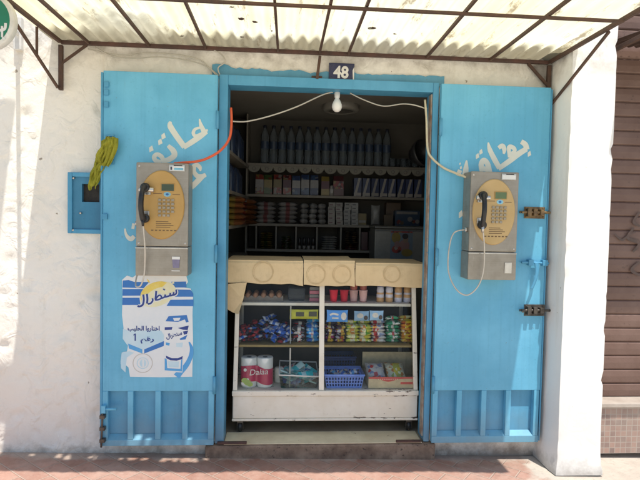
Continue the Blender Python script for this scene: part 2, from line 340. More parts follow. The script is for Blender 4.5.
# ------------------------------------------------------------------ mesh builder
class MB:
    def __init__(s): s.v = []; s.f = []; s.mi = []; s.sm = []
    def add(s, vs, fs, mi=0, sm=False, Mx=None):
        b = len(s.v)
        s.v += [tuple(Mx @ Vector(v)) if Mx is not None else tuple(v) for v in vs]
        for f in fs:
            s.f.append(tuple(b+i for i in f)); s.mi.append(mi); s.sm.append(sm)
    def box(s, x0, x1, y0, y1, z0, z1, mi=0, Mx=None):
        v = [(x0,y0,z0),(x1,y0,z0),(x1,y1,z0),(x0,y1,z0),(x0,y0,z1),(x1,y0,z1),(x1,y1,z1),(x0,y1,z1)]
        s.add(v, [(0,3,2,1),(4,5,6,7),(0,1,5,4),(1,2,6,5),(2,3,7,6),(3,0,4,7)], mi, False, Mx); return s
    def poly(s, pts, mi=0, flip=False):
        n = len(pts); s.add(pts, [tuple(range(n)) if not flip else tuple(reversed(range(n)))], mi); return s
    def hexa(s, a, b, mi=0):
        """two quads joined to a solid"""
        s.add(list(a)+list(b), [(0,1,2,3),(7,6,5,4),(0,4,5,1),(1,5,6,2),(2,6,7,3),(3,7,4,0)], mi); return s
    def bar(s, p, q, w, h, mi=0, up=(0,0,1)):
        p = Vector(p); q = Vector(q); d = (q-p).normalized(); u = Vector(up)
        if abs(d.dot(u)) > .95: u = Vector((0,1,0))
        r = d.cross(u).normalized(); u = r.cross(d).normalized()
        o = [(-w/2,-h/2),(w/2,-h/2),(w/2,h/2),(-w/2,h/2)]
        s.hexa([p+r*a+u*b for a, b in o][::-1], [q+r*a+u*b for a, b in o][::-1], mi); return s
    def tube(s, pts, r, n=8, mi=0, cap=True, flat=1.0):
        P = [Vector(p) for p in pts]; k = len(P)
        rs = r if isinstance(r, (list, tuple)) else [r]*k
        ts = [(P[min(i+1,k-1)]-P[max(i-1,0)]).normalized() for i in range(k)]
        u = Vector((0,0,1)) if abs(ts[0].z) < .9 else Vector((1,0,0))
        u = (u - ts[0]*u.dot(ts[0])).normalized()
        vs = []
        for i in range(k):
            u = (u - ts[i]*u.dot(ts[i])).normalized(); w = ts[i].cross(u)
            for j in range(n):
                a = 2*PI*j/n; vs.append(P[i] + (u*math.cos(a) + w*math.sin(a)*flat)*rs[i])
        fs = [(i*n+j, i*n+(j+1)%n, (i+1)*n+(j+1)%n, (i+1)*n+j) for i in range(k-1) for j in range(n)]
        if cap: fs += [tuple(reversed(range(n))), tuple((k-1)*n+j for j in range(n))]
        s.add(vs, fs, mi, True); return s
    def lathe(s, prof, c=(0,0,0), n=16, mi=0, Mx=None, sm=True, mis=None):
        vs = []; k = len(prof)
        for r, z in prof:
            for j in range(n):
                a = 2*PI*j/n; vs.append((c[0]+r*math.cos(a), c[1]+r*math.sin(a), c[2]+z))
        for i in range(k-1):
            pass
        b = len(s.v); s.v += [tuple(Mx @ Vector(v)) if Mx is not None else v for v in vs]
        for i in range(k-1):
            for j in range(n):
                s.f.append((b+i*n+j, b+i*n+(j+1)%n, b+(i+1)*n+(j+1)%n, b+(i+1)*n+j)); s.mi.append(mis[i] if mis else mi); s.sm.append(sm)
        return s
    def pillow(s, w, d, h, Mx=None, mi=0, crimp=.25, nx=8, ny=6, band=None, wob=.12, seed=0):
        """sealed bag: w x d outline, h thick, flat crimped ends; band = (u0,u1,mi) strip of another colour"""
        vs = []; fs = []; rn = random.Random(seed)
        for sgn in (1, -1):
            for i in range(nx+1):
                u = i/nx
                for j in range(ny+1):
                    t = j/ny
                    pu = max(0, 1-abs(2*u-1)**3.2); pt = max(0, 1-abs(2*t-1)**2.4)
                    z = sgn*h/2*(pu*pt)**.6*(1+rn.uniform(-wob, wob))
                    if i in (0, nx): z = sgn*.0008
                    vs.append(((u-.5)*w*(1-.03*pt), (t-.5)*d*(1-.06*pu), z))
        N = (nx+1)*(ny+1)
        for sgn in (0, 1):
            for i in range(nx):
                for j in range(ny):
                    a = sgn*N+i*(ny+1)+j; q = (a, a+ny+1, a+ny+2, a+1)
                    fs.append((q if sgn == 0 else q[::-1], mi if not band or not (band[0] <= (i+.5)/nx <= band[1]) else 1))
        b = len(s.v); s.v += [tuple(Mx @ Vector(v)) if Mx is not None else v for v in vs]
        for q, m in fs: s.f.append(tuple(b+i for i in q)); s.mi.append(m); s.sm.append(True)
        return s
    def disc(s, c, rx, rz, mi=0, n=32, y=0):
        s.poly([(c[0]+rx*math.cos(2*PI*i/n), y, c[1]+rz*math.sin(2*PI*i/n)) for i in range(n)], mi); return s
    def ring(s, c, r0, r1, y, mi=0, n=36, asp=1.0, wob=0, seed=0):
        rn = random.Random(seed); vs = []
        for i in range(n):
            a = 2*PI*i/n; k0 = r0*(1+rn.uniform(-wob, wob)); k1 = r1*(1+rn.uniform(-wob, wob))
            vs += [(c[0]+k0*math.cos(a), y, c[1]+k0*asp*math.sin(a)), (c[0]+k1*math.cos(a), y, c[1]+k1*asp*math.sin(a))]
        s.add(vs, [(2*i, 2*i+1, 2*((i+1)%n)+1, 2*((i+1)%n)) for i in range(n)], mi); return s
    def ribbon(s, pts, ws, y, mi=0, sub=5, rnd=True):
        """a brush stroke in the plane y: centre line pts (x,z) and widths"""
        P = [Vector((p[0], 0, p[1])) for p in pts]
        if not isinstance(ws, (list, tuple)): ws = [ws]*len(P)
        Q = []; W = []
        k = len(P)
        if k == 2: sub = 2
        for i in range(k-1):
            a = P[max(i-1,0)]; b = P[i]; c = P[i+1]; d = P[min(i+2,k-1)]
            for j in range(sub):
                t = j/sub
                q = .5*((2*b)+(c-a)*t+(2*a-5*b+4*c-d)*t*t+(3*b-a-3*c+d)*t**3)
                Q.append(q); W.append(ws[i]*(1-t)+ws[i+1]*t)
        Q.append(P[-1]); W.append(ws[-1])
        vs = []
        for i, q in enumerate(Q):
            t = (Q[min(i+1,len(Q)-1)]-Q[max(i-1,0)]); t.normalize()
            n = Vector((-t.z, 0, t.x))
            for sg in (1, -1): vs.append((q.x+n.x*sg*W[i]/2, y-6e-6*i, q.z+n.z*sg*W[i]/2))
        s.add(vs, [(2*i, 2*i+1, 2*i+3, 2*i+2) for i in range(len(Q)-1)], mi); return s

def text_mb(mb, body, origin, size, y, mi=0, sx=1.0, rot=0, bold=0, align='CENTER', shear=0):
    """lettering as flat mesh faces in a vertical plane"""
    cu = bpy.data.curves.new('lettering', 'FONT'); cu.body = body; cu.size = size; cu.align_x = align; cu.offset = bold; cu.shear = shear; cu.resolution_u = 3
    o = bpy.data.objects.new('lettering', cu); COL.objects.link(o)
    bpy.context.view_layer.update()
    me = o.to_mesh(); ca, sa = math.cos(rot), math.sin(rot)
    vs = []
    for v in me.vertices:
        a, b = v.co.x*sx, v.co.y
        vs.append((origin[0]+a*ca-b*sa, y, origin[1]+a*sa+b*ca))
    mb.add(vs, [tuple(p.vertices) for p in me.polygons], mi)
    o.to_mesh_clear(); bpy.data.objects.remove(o); bpy.data.curves.remove(cu)

LOC = {}
def thing(name, label, cat, loc=(0,0,0), group=None, kind=None):
    o = bpy.data.objects.new(name, None); COL.objects.link(o); o.location = loc; o.empty_display_size = .05
    if kind: o['kind'] = kind
    else: o['label'] = label; o['category'] = cat
    if group: o['group'] = group
    LOC[o.name] = Vector(loc)
    return o
def wl(o):
    v = Vector((0,0,0))
    while o is not None: v = v + o.location; o = o.parent
    return v
def part(name, mb, mats, parent=None, world=True, bevel=0, label=None, seg=2, loc=None):
    """link one mesh object; with a parent and world=True the vertices are given in world space"""
    me = bpy.data.meshes.new(name)
    off = Vector((0,0,0))
    if parent is not None and world: off = wl(parent)
    if parent is None and loc is not None: off = Vector(loc)
    me.from_pydata([tuple(Vector(v)-off) for v in mb.v], [], mb.f)
    if not isinstance(mats, (list, tuple)): mats = [mats]
    for m in mats: me.materials.append(m)
    me.polygons.foreach_set('material_index', [min(i, len(mats)-1) for i in mb.mi]); me.polygons.foreach_set('use_smooth', mb.sm)
    me.update()
    o = bpy.data.objects.new(name, me); COL.objects.link(o)
    if parent is not None: o.parent = parent
    elif loc is not None: o.location = loc
    if bevel:
        b = o.modifiers.new('bevel', 'BEVEL'); b.width = bevel; b.segments = seg; b.limit_method = 'ANGLE'; b.angle_limit = R(40)
    if label: o['label'] = label
    return o
def solo(name, mb, mats, label, cat, loc, group=None, bevel=0):
    o = part(name, mb, mats, None, True, bevel, None, 2, loc); o['label'] = label; o['category'] = cat
    if group: o['group'] = group
    return o
def copy_tree(o, loc, label=None, group=None, rotz=None, rot=None):
    c = o.copy(); COL.objects.link(c); c.location = loc
    if rotz is not None: c.rotation_euler = (0,0,rotz)
    if rot is not None: c.rotation_euler = rot
    if label: c['label'] = label
    if group: c['group'] = group
    for ch in list(o.children):
        d = ch.copy(); COL.objects.link(d); d.parent = c
        for g in list(ch.children):
            e = g.copy(); COL.objects.link(e); e.parent = d
    return c
def T(x, y, z, rx=0, ry=0, rz=0):
    return Matrix.Translation((x,y,z)) @ Matrix.Rotation(rz,4,'Z') @ Matrix.Rotation(ry,4,'Y') @ Matrix.Rotation(rx,4,'X')

def smooth_pts(P, sub=6):
    P = [Vector(p) for p in P]; out = []; k = len(P)
    for i in range(k-1):
        a = P[max(i-1,0)]; b = P[i]; c = P[i+1]; d = P[min(i+2,k-1)]
        for j in range(sub):
            t = j/sub; out.append(.5*((2*b)+(c-a)*t+(2*a-5*b+4*c-d)*t*t+(3*b-a-3*c+d)*t**3))
    out.append(P[-1]); return out

# ------------------------------------------------------------------ sky, sun
w = bpy.data.worlds.new('World'); scene.world = w; w.use_nodes = True
nt = w.node_tree; bg = nt.nodes['Background']
sky = nt.nodes.new('ShaderNodeTexSky'); sky.sky_type = 'NISHITA'; sky.sun_disc = False
LD = Vector((-.12, .335, -1.0)).normalized()          # the way the sunlight travels
sd = -LD
sky.sun_elevation = math.asin(sd.z); sky.sun_rotation = math.atan2(sd.x, sd.y)
nt.links.new(sky.outputs[0], bg.inputs['Color']); bg.inputs['Strength'].default_value = .15
sun = bpy.data.lights.new('sun', 'SUN'); sun.energy = 5.0; sun.angle = R(.53); sun.color = (1, .95, .87)
so = bpy.data.objects.new('sun', sun); COL.objects.link(so); so.rotation_euler = LD.to_track_quat('-Z', 'Y').to_euler(); so.location = (2, -5, 8)
scene.view_settings.view_transform = 'Standard'; scene.view_settings.look = 'None'; scene.view_settings.exposure = 0

# ------------------------------------------------------------------ ground
g = MB(); g.poly([(x, y, -.018*(x-.2)) for x, y in ((-60,-60),(60,-60),(60,60),(-60,60))])
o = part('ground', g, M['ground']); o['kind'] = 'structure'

# ------------------------------------------------------------------ the shop building
shop = thing('shop_building', 'whitewashed shop front with two open sky blue metal doors and a dim room behind', 'shop', (.25, 0, 0))
OX0, OX1, OZ = -.375, .89, 2.215      # hole in the wall
def wall_y(x, z):
    n = noise.noise(Vector((x*2.1, 0, z*2.1)))*.004 + noise.noise(Vector((x*7, 3, z*7)))*.0025 + noise.noise(Vector((x*19, 9, z*19)))*.0022
    d = noise.noise(Vector((x*10, 21, z*10)))
    if d > .33: n += (d-.33)*.05                        # knocked-out dents
    e = noise.noise(Vector((x*26, 41, z*26)))
    if e > .4 and z < 1.9: n += (e-.4)*.035
    return .010 + n
fm = MB(); st = .018
xs = [-2.4 + i*st for i in range(int(4.1/st)+1)]; xs = [x for x in xs if x < 1.66]
zs = [-.02 + i*st for i in range(int(3.5/st)+1)]
idx = {}
vs = []
for i, x in enumerate(xs):
    for j, z in enumerate(zs):
        idx[i, j] = len(vs); vs.append((x, max(0, wall_y(x, z)), z))
fs = []
for i in range(len(xs)-1):
    for j in range(len(zs)-1):
        cx = xs[i]+st/2; cz = zs[j]+st/2
        if OX0+.01 < cx < OX1-.01 and cz < OZ-.01: continue
        fs.append((idx[i,j], idx[i+1,j], idx[i+1,j+1], idx[i,j+1]))
fm.add(vs, fs, 0, True)
part('facade_wall', fm, M['plaster'], shop)
# reveal of the wall around the opening + roof slab
rv = MB()
rv.box(-2.4, OX0, .03, .16, 0, 3.4); rv.box(OX1, 1.84, .03, .16, 0, 3.4); rv.box(OX0, OX1, .03, .16, OZ, 3.4)
part('wall_core', rv, M['plaster'], shop)
pl = MB()
PX0, PX1, PY = 1.575, 1.835, -.24
n1 = 120
vs = []; fs = []
ring_ = [(PX0, .03), (PX0, -.06), (PX0, -.12), (PX0, -.18), (PX0+.004, PY+.002), (PX0+.03, PY), (PX0+.07, PY), (PX0+.13, PY), (PX0+.19, PY), (PX1-.03, PY), (PX1-.004, PY+.002), (PX1, -.18), (PX1, -.12), (PX1, -.06), (PX1, .03)]
for k in range(n1+1):
    z = -.02 + 3.42*k/n1
    flare = .014*math.exp(-max(z, 0)/.05)
    for a, b in ring_:
        q = noise.noise(Vector((a*5, b*5, z*5)))*.006 + noise.noise(Vector((a*17, b*17, z*17)))*.0015
        cx_ = (a-(PX0+PX1)/2)/.13
        if abs(cx_) > .9 and b < PY+.005: q -= 0; ch = max(0, noise.noise(Vector((a*3, 5, z*13)))-.2)*.03; b += ch*.8; a -= ch*.8*(1 if cx_ > 0 else -1)
        vs.append((a+q*.8+cx_*flare, b+q*.8-flare*(1 if b < -.1 else 0), z))
m_ = len(ring_)
for a_, b_ in ((0, 4), (4, 10), (10, 14)):
    w_ = b_-a_+1; sub = [vs[k*m_+j] for k in range(n1+1) for j in range(a_, b_+1)]
    pl.add(sub, [(k*w_+j, k*w_+j+1, (k+1)*w_+j+1, (k+1)*w_+j) for k in range(n1) for j in range(w_-1)], 0, True)
part('pillar', pl, M['plaster_pillar'], shop)
# room
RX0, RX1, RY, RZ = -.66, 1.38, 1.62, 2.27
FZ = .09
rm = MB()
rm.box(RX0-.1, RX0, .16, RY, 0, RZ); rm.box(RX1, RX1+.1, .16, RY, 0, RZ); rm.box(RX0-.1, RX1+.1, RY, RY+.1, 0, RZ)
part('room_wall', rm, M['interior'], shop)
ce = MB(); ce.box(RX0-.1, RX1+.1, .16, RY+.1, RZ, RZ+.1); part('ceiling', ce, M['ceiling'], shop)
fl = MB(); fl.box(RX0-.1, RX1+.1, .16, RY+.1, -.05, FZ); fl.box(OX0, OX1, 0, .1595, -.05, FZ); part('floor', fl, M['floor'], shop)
sp = MB(); sp.box(-.43, .93, -.05, -.001, -.05, FZ-.004)
part('doorstep', sp, M['step'], shop, bevel=.014)
th = MB(); th.box(-.322, .846, -.046, .125, FZ-.003, FZ+.003); part('threshold', th, pm('lit_worn_threshold', (.80, .72, .50), (.62, .52, .34), 6, .7, 0, .4, 50, spots=(.30, .2, .12), spot_at=.64), shop, bevel=.002)  # worn strip, made pale to paint in the light on the floor edge
# blue paint on the lintel, ragged edge
bp = MB(); top = []; 
rn = random.Random(3)
for i in range(61):
    x = -.42 + i*(1.35/60)
    zt = 2.258 + .012*noise.noise(Vector((x*9, 0, 0))) + rn.uniform(-.006, .006)
    if x < -.2: zt += .02*min(1, (-.2-x)/.15)
    top.append((x, zt))
for (x0, z0), (x1, z1) in zip(top, top[1:]): bp.poly([(x0, -.002, 2.2), (x1, -.002, 2.2), (x1, -.002, z1), (x0, -.002, z0)])
part('painted_lintel', bp, M['blue_wall'], shop)
# metal door frame
fr = MB()
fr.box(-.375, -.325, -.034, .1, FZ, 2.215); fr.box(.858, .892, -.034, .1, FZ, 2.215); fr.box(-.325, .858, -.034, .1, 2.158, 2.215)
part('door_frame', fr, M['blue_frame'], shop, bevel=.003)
rj = MB(); rj.box(.850, .8575, -.02, .03, FZ+.03, 2.15); part('worn_jamb_edge', rj, pm('peeling_paint', (.42, .39, .33), (.25, .13, .08), 18, .8, 0, .5, 80, spots=(.05, .2, .35), spot_at=.6), shop, label='jamb edge with peeling rusty paint')
for x0, x1 in ((-.36, -.19), (.69, .84)):
    tr = MB(); tr.box(x0, x1, -.056, -.036, FZ+.0035, FZ+.016); part('floor_bolt', tr, M['rust_red'], shop, bevel=.003)

# ---- door leaves
YF = -.078                             # front face of both leaves
def leaf(x0, x1, z0, z1, bars, zr, zb, label):
    d = MB()
    d.box(x0, x1, YF, -.04, zr, z1)
    w_ = .031
    d.box(x0, x1, YF, -.04, z0, zb)
    for b in bars: d.box(b-w_/2, b+w_/2, YF, -.04, zb, zr)
    # sloping ledge at the foot of every pocket
    for a, b in zip(bars, bars[1:]):
        a += w_/2; b -= w_/2
        d.add([(a, YF+.003, zb), (b, YF+.003, zb), (b, YF+.036, zb+.022), (a, YF+.036, zb+.022)], [(0,1,2,3)])
    o = part('door', d, M['blue'], shop, bevel=.0025, label=label)
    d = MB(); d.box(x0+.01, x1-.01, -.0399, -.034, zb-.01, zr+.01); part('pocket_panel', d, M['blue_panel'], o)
    return o
LX0, LX1 = -1.0, -.378
bl = [-.985, -.845, -.692, -.54, -.394]
doorL = leaf(LX0, LX1, .10, 2.20, bl, .415, .135, 'sky blue metal door left of the opening, painted with Arabic letters')
br = [.91, 1.055, 1.204, 1.353, 1.525]
doorR = leaf(.895, 1.545, .10, 2.20, br, .415, .14, 'sky blue metal door right of the opening, with three bolts')
# edge strip + lip of each leaf
for d_, xa, xb in ((doorL, -1.012, -1.0), (doorR, 1.545, 1.553)):
    e_ = MB(); e_.box(xa, xb, YF-.004, -.03, .11, 2.19); part('edge_strip', e_, M['blue_frame'], d_, bevel=.002)
for d_, x in ((doorL, -.376), (doorR, .893)):
    for z in (.45, 1.2, 1.95):
        h = MB(); h.tube([(x, YF-.006, z-.05), (x, YF-.006, z+.05)], .009, 10); part('hinge', h, M['blue_frame'], d_)
def dsplit(mb, pts, ox, oy, s, ws, y):
    q = [at(ox+p[0]/s, oy+p[1]/s, y) for p in pts]
    k = (y+D)/F/s
    k *= 1.42
    mb.ribbon([(v.x, v.z) for v in q], [a*k for a in ws] if isinstance(ws, (list, tuple)) else ws*k, y)
def diamond(mb, c, ox, oy, s, w_, h_, y, ang=-12):
    v = at(ox+c[0]/s, oy+c[1]/s, y); k = (y+D)/F/s
    a = R(ang); pts = []
    for dx, dz in ((0,h_/2),(-w_/2,h_*.1),(-w_*.2,-h_/2),(w_/2,-h_*.1)):
        dx *= k; dz *= k; pts.append((v.x+dx*math.cos(a)-dz*math.sin(a), y, v.z+dx*math.sin(a)+dz*math.cos(a)))
    mb.poly(pts)
YL = YF-.0006
L = MB(); A = (145, 110, 9.143)
def S(mb, pts, ws, A): 
    S.n += 1; dsplit(mb, pts, *A, ws, YL-.00015*(S.n % 6))
S.n = 0
S(L, [(234,105),(232,150),(296,250),(362,340)], [14,36,36,34], A)
S(L, [(352,342),(430,292),(500,243),(562,196)], [30,34,36,30], A)
S(L, [(498,80),(512,140),(545,208)], [6,24,34], A)
S(L, [(505,160),(458,176),(442,210),(462,238),(520,215)], [14,18,22,20,18], A)
S(L, [(572,178),(550,205)], [10,22], A)
S(L, [(210,325),(258,372),(268,415),(220,452),(150,472)], [22,36,36,34,26], A)
S(L, [(150,475),(98,462),(84,428),(112,405),(152,428),(168,470)], [20,28,28,26,28,28], A)
for c in ((170,240),(140,292),(58,356)): diamond(L, c, *A, 44, 66, YL)
B = (185, 155, 12)
S(L, [(92,140),(140,118),(178,150),(186,195)], [30,34,34,10], B)
S(L, [(112,125),(108,195),(140,246),(190,262),(250,235)], [34,34,40,46,30], B)
S(L, [(215,250),(160,305),(95,370),(40,420)], [40,46,44,30], B)
Cc = (120, 215, 13.7)
S(L, [(68,185),(80,258),(112,308),(152,328),(195,290)], [14,24,36,46,36], Cc)
S(L, [(186,115),(176,190)], [26,28], Cc)
part('painted_lettering', L, M['letter'], doorL)
L = MB(); A = (450, 130, 7.111)
S(L, [(272,88),(283,140),(318,212),(352,272)], [6,24,28,26], A)
S(L, [(344,276),(430,215),(490,168),(546,134)], [24,28,30,26], A)
S(L, [(546,140),(536,104),(506,82)], [30,28,24], A)
S(L, [(424,195),(420,122),(452,128),(458,152),(415,185)], [18,22,22,20,18], A)
S(L, [(345,128),(372,112),(386,138),(382,170)], [20,24,24,10], A)
S(L, [(232,295),(222,245),(240,215),(266,240),(280,300)], [30,28,26,28,30], A)
S(L, [(285,285),(228,272)], [24,24], A)
S(L, [(118,215),(114,268),(108,325)], [6,26,34], A)
S(L, [(72,285),(56,325)], [22,26], A)
for c, a in (((565,170),40),((196,186),40),((221,156),38),((78,268),24),((72,240),18)): diamond(L, c, *A, a*.75, a*1.2, YL)
diamond(L, (40,338), 455, 165, 6.857, 34, 62, YL)
part('painted_lettering', L, M['letter'], doorR)

# bolts on the right leaf
def px_bolt(y, tail=False, mat='brass'):
    a = at(519, y, YF-.012); b = at(548, y-1, YF-.012)
    m = MB()
    m.tube([(a.x, YF-.02, a.z), (b.x+.01, YF-.02, a.z)], .0075, 10)
    m.tube([(a.x+.012, YF-.02, a.z), (a.x+.006, YF-.05, a.z-.004)], .006, 8)
    x = a.x+.045
    for i, dx in enumerate((0, .035, .075)):
        m.box(x+dx, x+dx+.022, YF-.034, YF, a.z-.024+.004*i, a.z+.022-.003*i)
    m.box(x-.01, x+.115, YF-.005, YF-.0005, a.z-.036, a.z+.032)
    for dx in (0, .105):
        for dz in (-.027, .023): m.tube([(x+dx, YF-.01, a.z+dz), (x+dx, YF-.002, a.z+dz)], .005, 8)
    return m
for y, mt in ((212, 'brass'), (310, 'darkmetal')):
    part('bolt', px_bolt(y), M[mt], doorR, bevel=.0015)
a = at(520, 262, YF); m = MB()
m.tube([(a.x, YF-.018, a.z), (a.x+.165, YF-.018, a.z-.004)], .007, 10)
for dx in (.04, .125): m.box(a.x+dx, a.x+dx+.03, YF-.03, YF, a.z-.018, a.z+.016)
q = smooth_pts([(a.x+.085, YF-.03, a.z), (a.x+.088, YF-.035, a.z-.05), (a.x+.08, YF-.035, a.z-.10), (a.x+.062, YF-.03, a.z-.155)])
m.tube(q, [.014-.006*i/len(q) for i in range(len(q))], 8, 0, True, .5)
part('bolt', m, M['blue_frame'], doorR, bevel=.0015, label='blue painted bolt with a hanging tail')
# small fittings on the left leaf
m = MB(); a = at(105, 408, YF); m.tube([(a.x-.005, YF-.02, a.z), (a.x+.07, YF-.02, a.z)], .007, 8); m.box(a.x-.012, a.x+.01, YF-.03, YF, a.z-.02, a.z+.02)
part('bolt', m, M['blue'], doorL)
m = MB(); a = at(104, 412, YF); b = at(103, 446, YF)
m.tube([(a.x-.002, YF-.018, a.z), (b.x-.004, YF-.018, b.z)], .006, 8)
for t in (.1, .45, .8): m.box(a.x-.016, a.x+.012, YF-.028, YF, a.z+(b.z-a.z)*t-.01, a.z+(b.z-a.z)*t+.01)
part('drop_bolt', m, M['darkmetal'], doorL, bevel=.001)
for py in (84, 92, 104, 216):
    m = MB(); a = at(107-.01*(py-84), py, YF); m.box(a.x-.014, a.x+.012, YF-.012, YF+.01, a.z-.018, a.z+.012); part('latch_lug', m, M['blue_frame'], doorL, bevel=.002)
m = MB(); a = at(107, 162, YF); m.box(a.x, a.x+.04, YF-.008, YF, a.z-.014, a.z+.014)
part('latch_lug', m, M['blue_frame'], doorL, bevel=.002)
m = MB(); a = at(111, 138, YF); m.tube([(a.x-.01, YF, a.z), (a.x-.01, YF-.05, a.z+.004), (a.x+.035, YF-.055, a.z+.006)], .006, 8)
part('hook', m, M['blue_frame'], doorL)

# ------------------------------------------------------------------ neighbouring shop (right)
nb = thing('neighbouring_shop', 'neighbouring shop at the right edge with brown roller shutter and mosaic base', 'shop', (2.5, .05, 0))
m = MB(); zt = Z_(612, 398, .05)
m.box(1.835, 4.2, .16, .3, 0, 3.4); part('wall', m, M['plaster_pillar'], nb)
m = MB(); m.box(1.80, 4.2, -.02, .159, 0, zt-.03); part('tiled_base', m, M['tile'], nb)
m = MB(); m.box(1.80, 4.2, -.045, .159, zt-.03, zt); part('sill', m, pm('pale_sill_stone', (.50, .44, .38), (.38, .32, .27), 8, .8, 0, .4, 50), nb, bevel=.006)
m = MB(); z = zt; k = 0; pitch = .088
prof = []
while z < 2.9:
    for f_, dy in ((0, .004), (.035, -.002), (.10, -.005), (.5, -.0075), (.88, -.005), (.93, -.002), (.965, .006)):
        prof.append((.075+dy, z+f_*pitch))
    z += pitch
vs = []
for y, zz in prof: vs += [(1.80, y, zz), (4.2, y, zz)]
m.add(vs, [(2*i, 2*i+1, 2*i+3, 2*i+2) for i in range(len(prof)-1)])
part('roller_shutter', m, M['shutter'], nb)
# dark scribbles on the shutter
m = MB(); rn = random.Random(5)
def spx(pts, ws):
    q = [at(p[0], p[1], .055) for p in pts]; m.ribbon([(v.x, v.z) for v in q], ws, .0565)
spx([(634,228),(628,238),(640,243),(633,252)], [.012,.02,.024,.01]); spx([(615,234),(622,240),(628,236),(636,232)], [.008,.014,.012,.006]); spx([(640,212),(634,222),(640,226)], [.01,.02,.012]); spx([(640,262),(632,270),(641,276)], [.012,.022,.01])
part('graffiti', m, pm('black_spray_paint', (.09, .065, .055), (.14, .09, .075), 30, .7), nb)
# its awning: dark corrugated iron
def corr(x0, x1, y0, y1, z0, z1, pitch, amp, ny=6, nper=10, jag=0, leaks=()):
    mb = MB(); n = int((x1-x0)/pitch*nper); vs = []; rn = random.Random(2)
    for j in range(ny+1):
        t = j/ny; y = y0+(y1-y0)*t; z = z0+(z1-z0)*t
        for i in range(n+1):
            x = x0+(x1-x0)*i/n
            ph = 2*PI*(x-x0)/pitch
            yy = y + (jag*noise.noise(Vector((x*3, 0, 0))) if j == 0 else 0)
            vs.append((x, yy, z+amp*math.sin(ph)))
    def gone(i, j):
        v = vs[j*(n+1)+i]
        for lx, ly, lr in leaks:
            if abs(v[0]-lx) < .1 and ((v[0]-lx)/1.0)**2+((v[1]-ly)/1.0)**2 < (lr*(1+.9*noise.noise(Vector((v[0]*35, v[1]*35, lx)))))**2: return True
        return False
    mb.add(vs, [(j*(n+1)+i, j*(n+1)+i+1, (j+1)*(n+1)+i+1, (j+1)*(n+1)+i) for j in range(ny) for i in range(n) if not (leaks and gone(i, j))], 0, True)
    return mb
na = thing('neighbour_awning', 'dark brown corrugated iron awning above the roller shutter, upper right corner', 'awning', (2.5, 0, 2.4))
part('corrugated_sheet', corr(1.90, 4.2, -.46, .05, 2.44, 2.50, .05, .008), M['awning_dark'], na)
m = MB(); m.box(1.88, 4.2, -.44, -.41, 2.40, 2.43); m.box(1.88, 1.90, -.44, .05, 2.405, 2.43)
part('frame_bar', m, M['rust'], na, bevel=.003)

# ------------------------------------------------------------------ canopy over the shop
CZ = 2.362; CY = -.95; CXL, CXR = -1.25, 1.555
LEAKS = []
for gx, gy, lr in ((58,461,.018),(66,462,.022),(92,461.5,.02),(133,461,.03),(143,462,.022),(163,462,.026),(174,463,.03),(184,463,.035),(192,464,.022),(120,463,.014),(206,462,.014),(30,460,.012)):
    d = RT*((gx-320)/F) + DN*((gy-240)/F) + fw; t = -EYE/d.z      # where the ground shows a fleck of sun
    k_ = (CZ+.02)/(-LD.z); LEAKS.append((d.x*t-LD.x*k_, -D+d.y*t-LD.y*k_, lr))
can = thing('canopy', 'translucent cream corrugated canopy on rusty iron bars above the shop entrance', 'canopy', (.15, 0, CZ))
part('corrugated_sheet', corr(CXL-.06, CXR+.052, CY-.06, .022, CZ+.022, CZ+.020, .076, .010, 44, 12, .02, LEAKS), M['sheet'], can)
m = MB(); m.box(CXL, CXR, -.028, -.004, CZ-.010, CZ+.010)
part('wall_bar', m, M['rust_red'], can, bevel=.003)
for x in (CXL, CXR):
    m = MB(); m.box(x-.010, x+.010, CY, -.029, CZ-.010, CZ+.010); part('edge_bar', m, M['rust'], can, bevel=.003)
m = MB(); m.box(CXL, CXR, CY-.028, CY-.001, CZ-.016, CZ+.012); part('front_bar', m, M['rust'], can, bevel=.003)
m = MB(); m.box(CXL+.011, CXR-.011, -.735, -.717, CZ-.024, CZ-.0105); part('cross_bar', m, M['rust'], can, bevel=.003)
for px, py in ((87,39),(148,42),(205,47),(278,51),(320,53),(349,52),(428,54),(492,55)):
    x = X_(px, py, -.05); m = MB(); jx = random.uniform(-.012, .012)
    m.bar((x, -.029, CZ), (x+jx, CY, CZ+.002), .0125, .018); part('rafter', m, M['rust'], can, bevel=.002)
# hanger in the middle, wall posts, struts and knee braces
m = MB(); a = at(320, 56, -.03); b = at(317, 79, -.03); m.bar(a, b, .016, .016); m.box(b.x-.03, b.x+.03, -.02, -.002, b.z-.03, b.z+.02)
part('hanger_rod', m, M['rust'], can)
m = MB(); a = at(62, 44, -.02); b = at(61, 90, -.02); m.bar((CXL, -.018, CZ-.017), (CXL, -.018, b.z), .022, .022); part('wall_post', m, M['rust'], can, bevel=.002)
m = MB(); m.bar((CXR, -.018, CZ-.017), (CXR, -.018, CZ-.26), .022, .022); part('wall_post', m, M['rust'], can, bevel=.002)
m = MB(); zb = Z_(60, 88, -.02); m.bar((CXL-.012, -.03, zb), (CXL-.012, -.63, CZ-.012), .012, .012); part('strut', m, M['rust'], can)
m = MB(); zb = Z_(551, 106, -.02); m.bar((CXR+.012, -.03, zb), (CXR+.012, -.58, CZ-.012), .012, .012); part('strut', m, M['rust'], can)
m = MB(); m.bar((CXL-.012, -.28, CZ-.010), (CXL-.012, -.28, CZ-.16), .010, .010); part('hanger_rod', m, M['rust'], can)
m = MB(); a = at(65, 64, -.02); b = at(87, 43, -.02); m.bar((CXL, -.02, a.z), (b.x, -.02, CZ-.010), .012, .012); part('knee_brace', m, M['rust'], can)
m = MB(); m.bar((CXR, -.02, CZ-.14), (CXR-.13, -.02, CZ-.011), .014, .014); m.poly([(CXR-.004, -.012, CZ-.13), (CXR-.004, -.012, CZ-.02), (CXR-.11, -.012, CZ-.02)], 1)
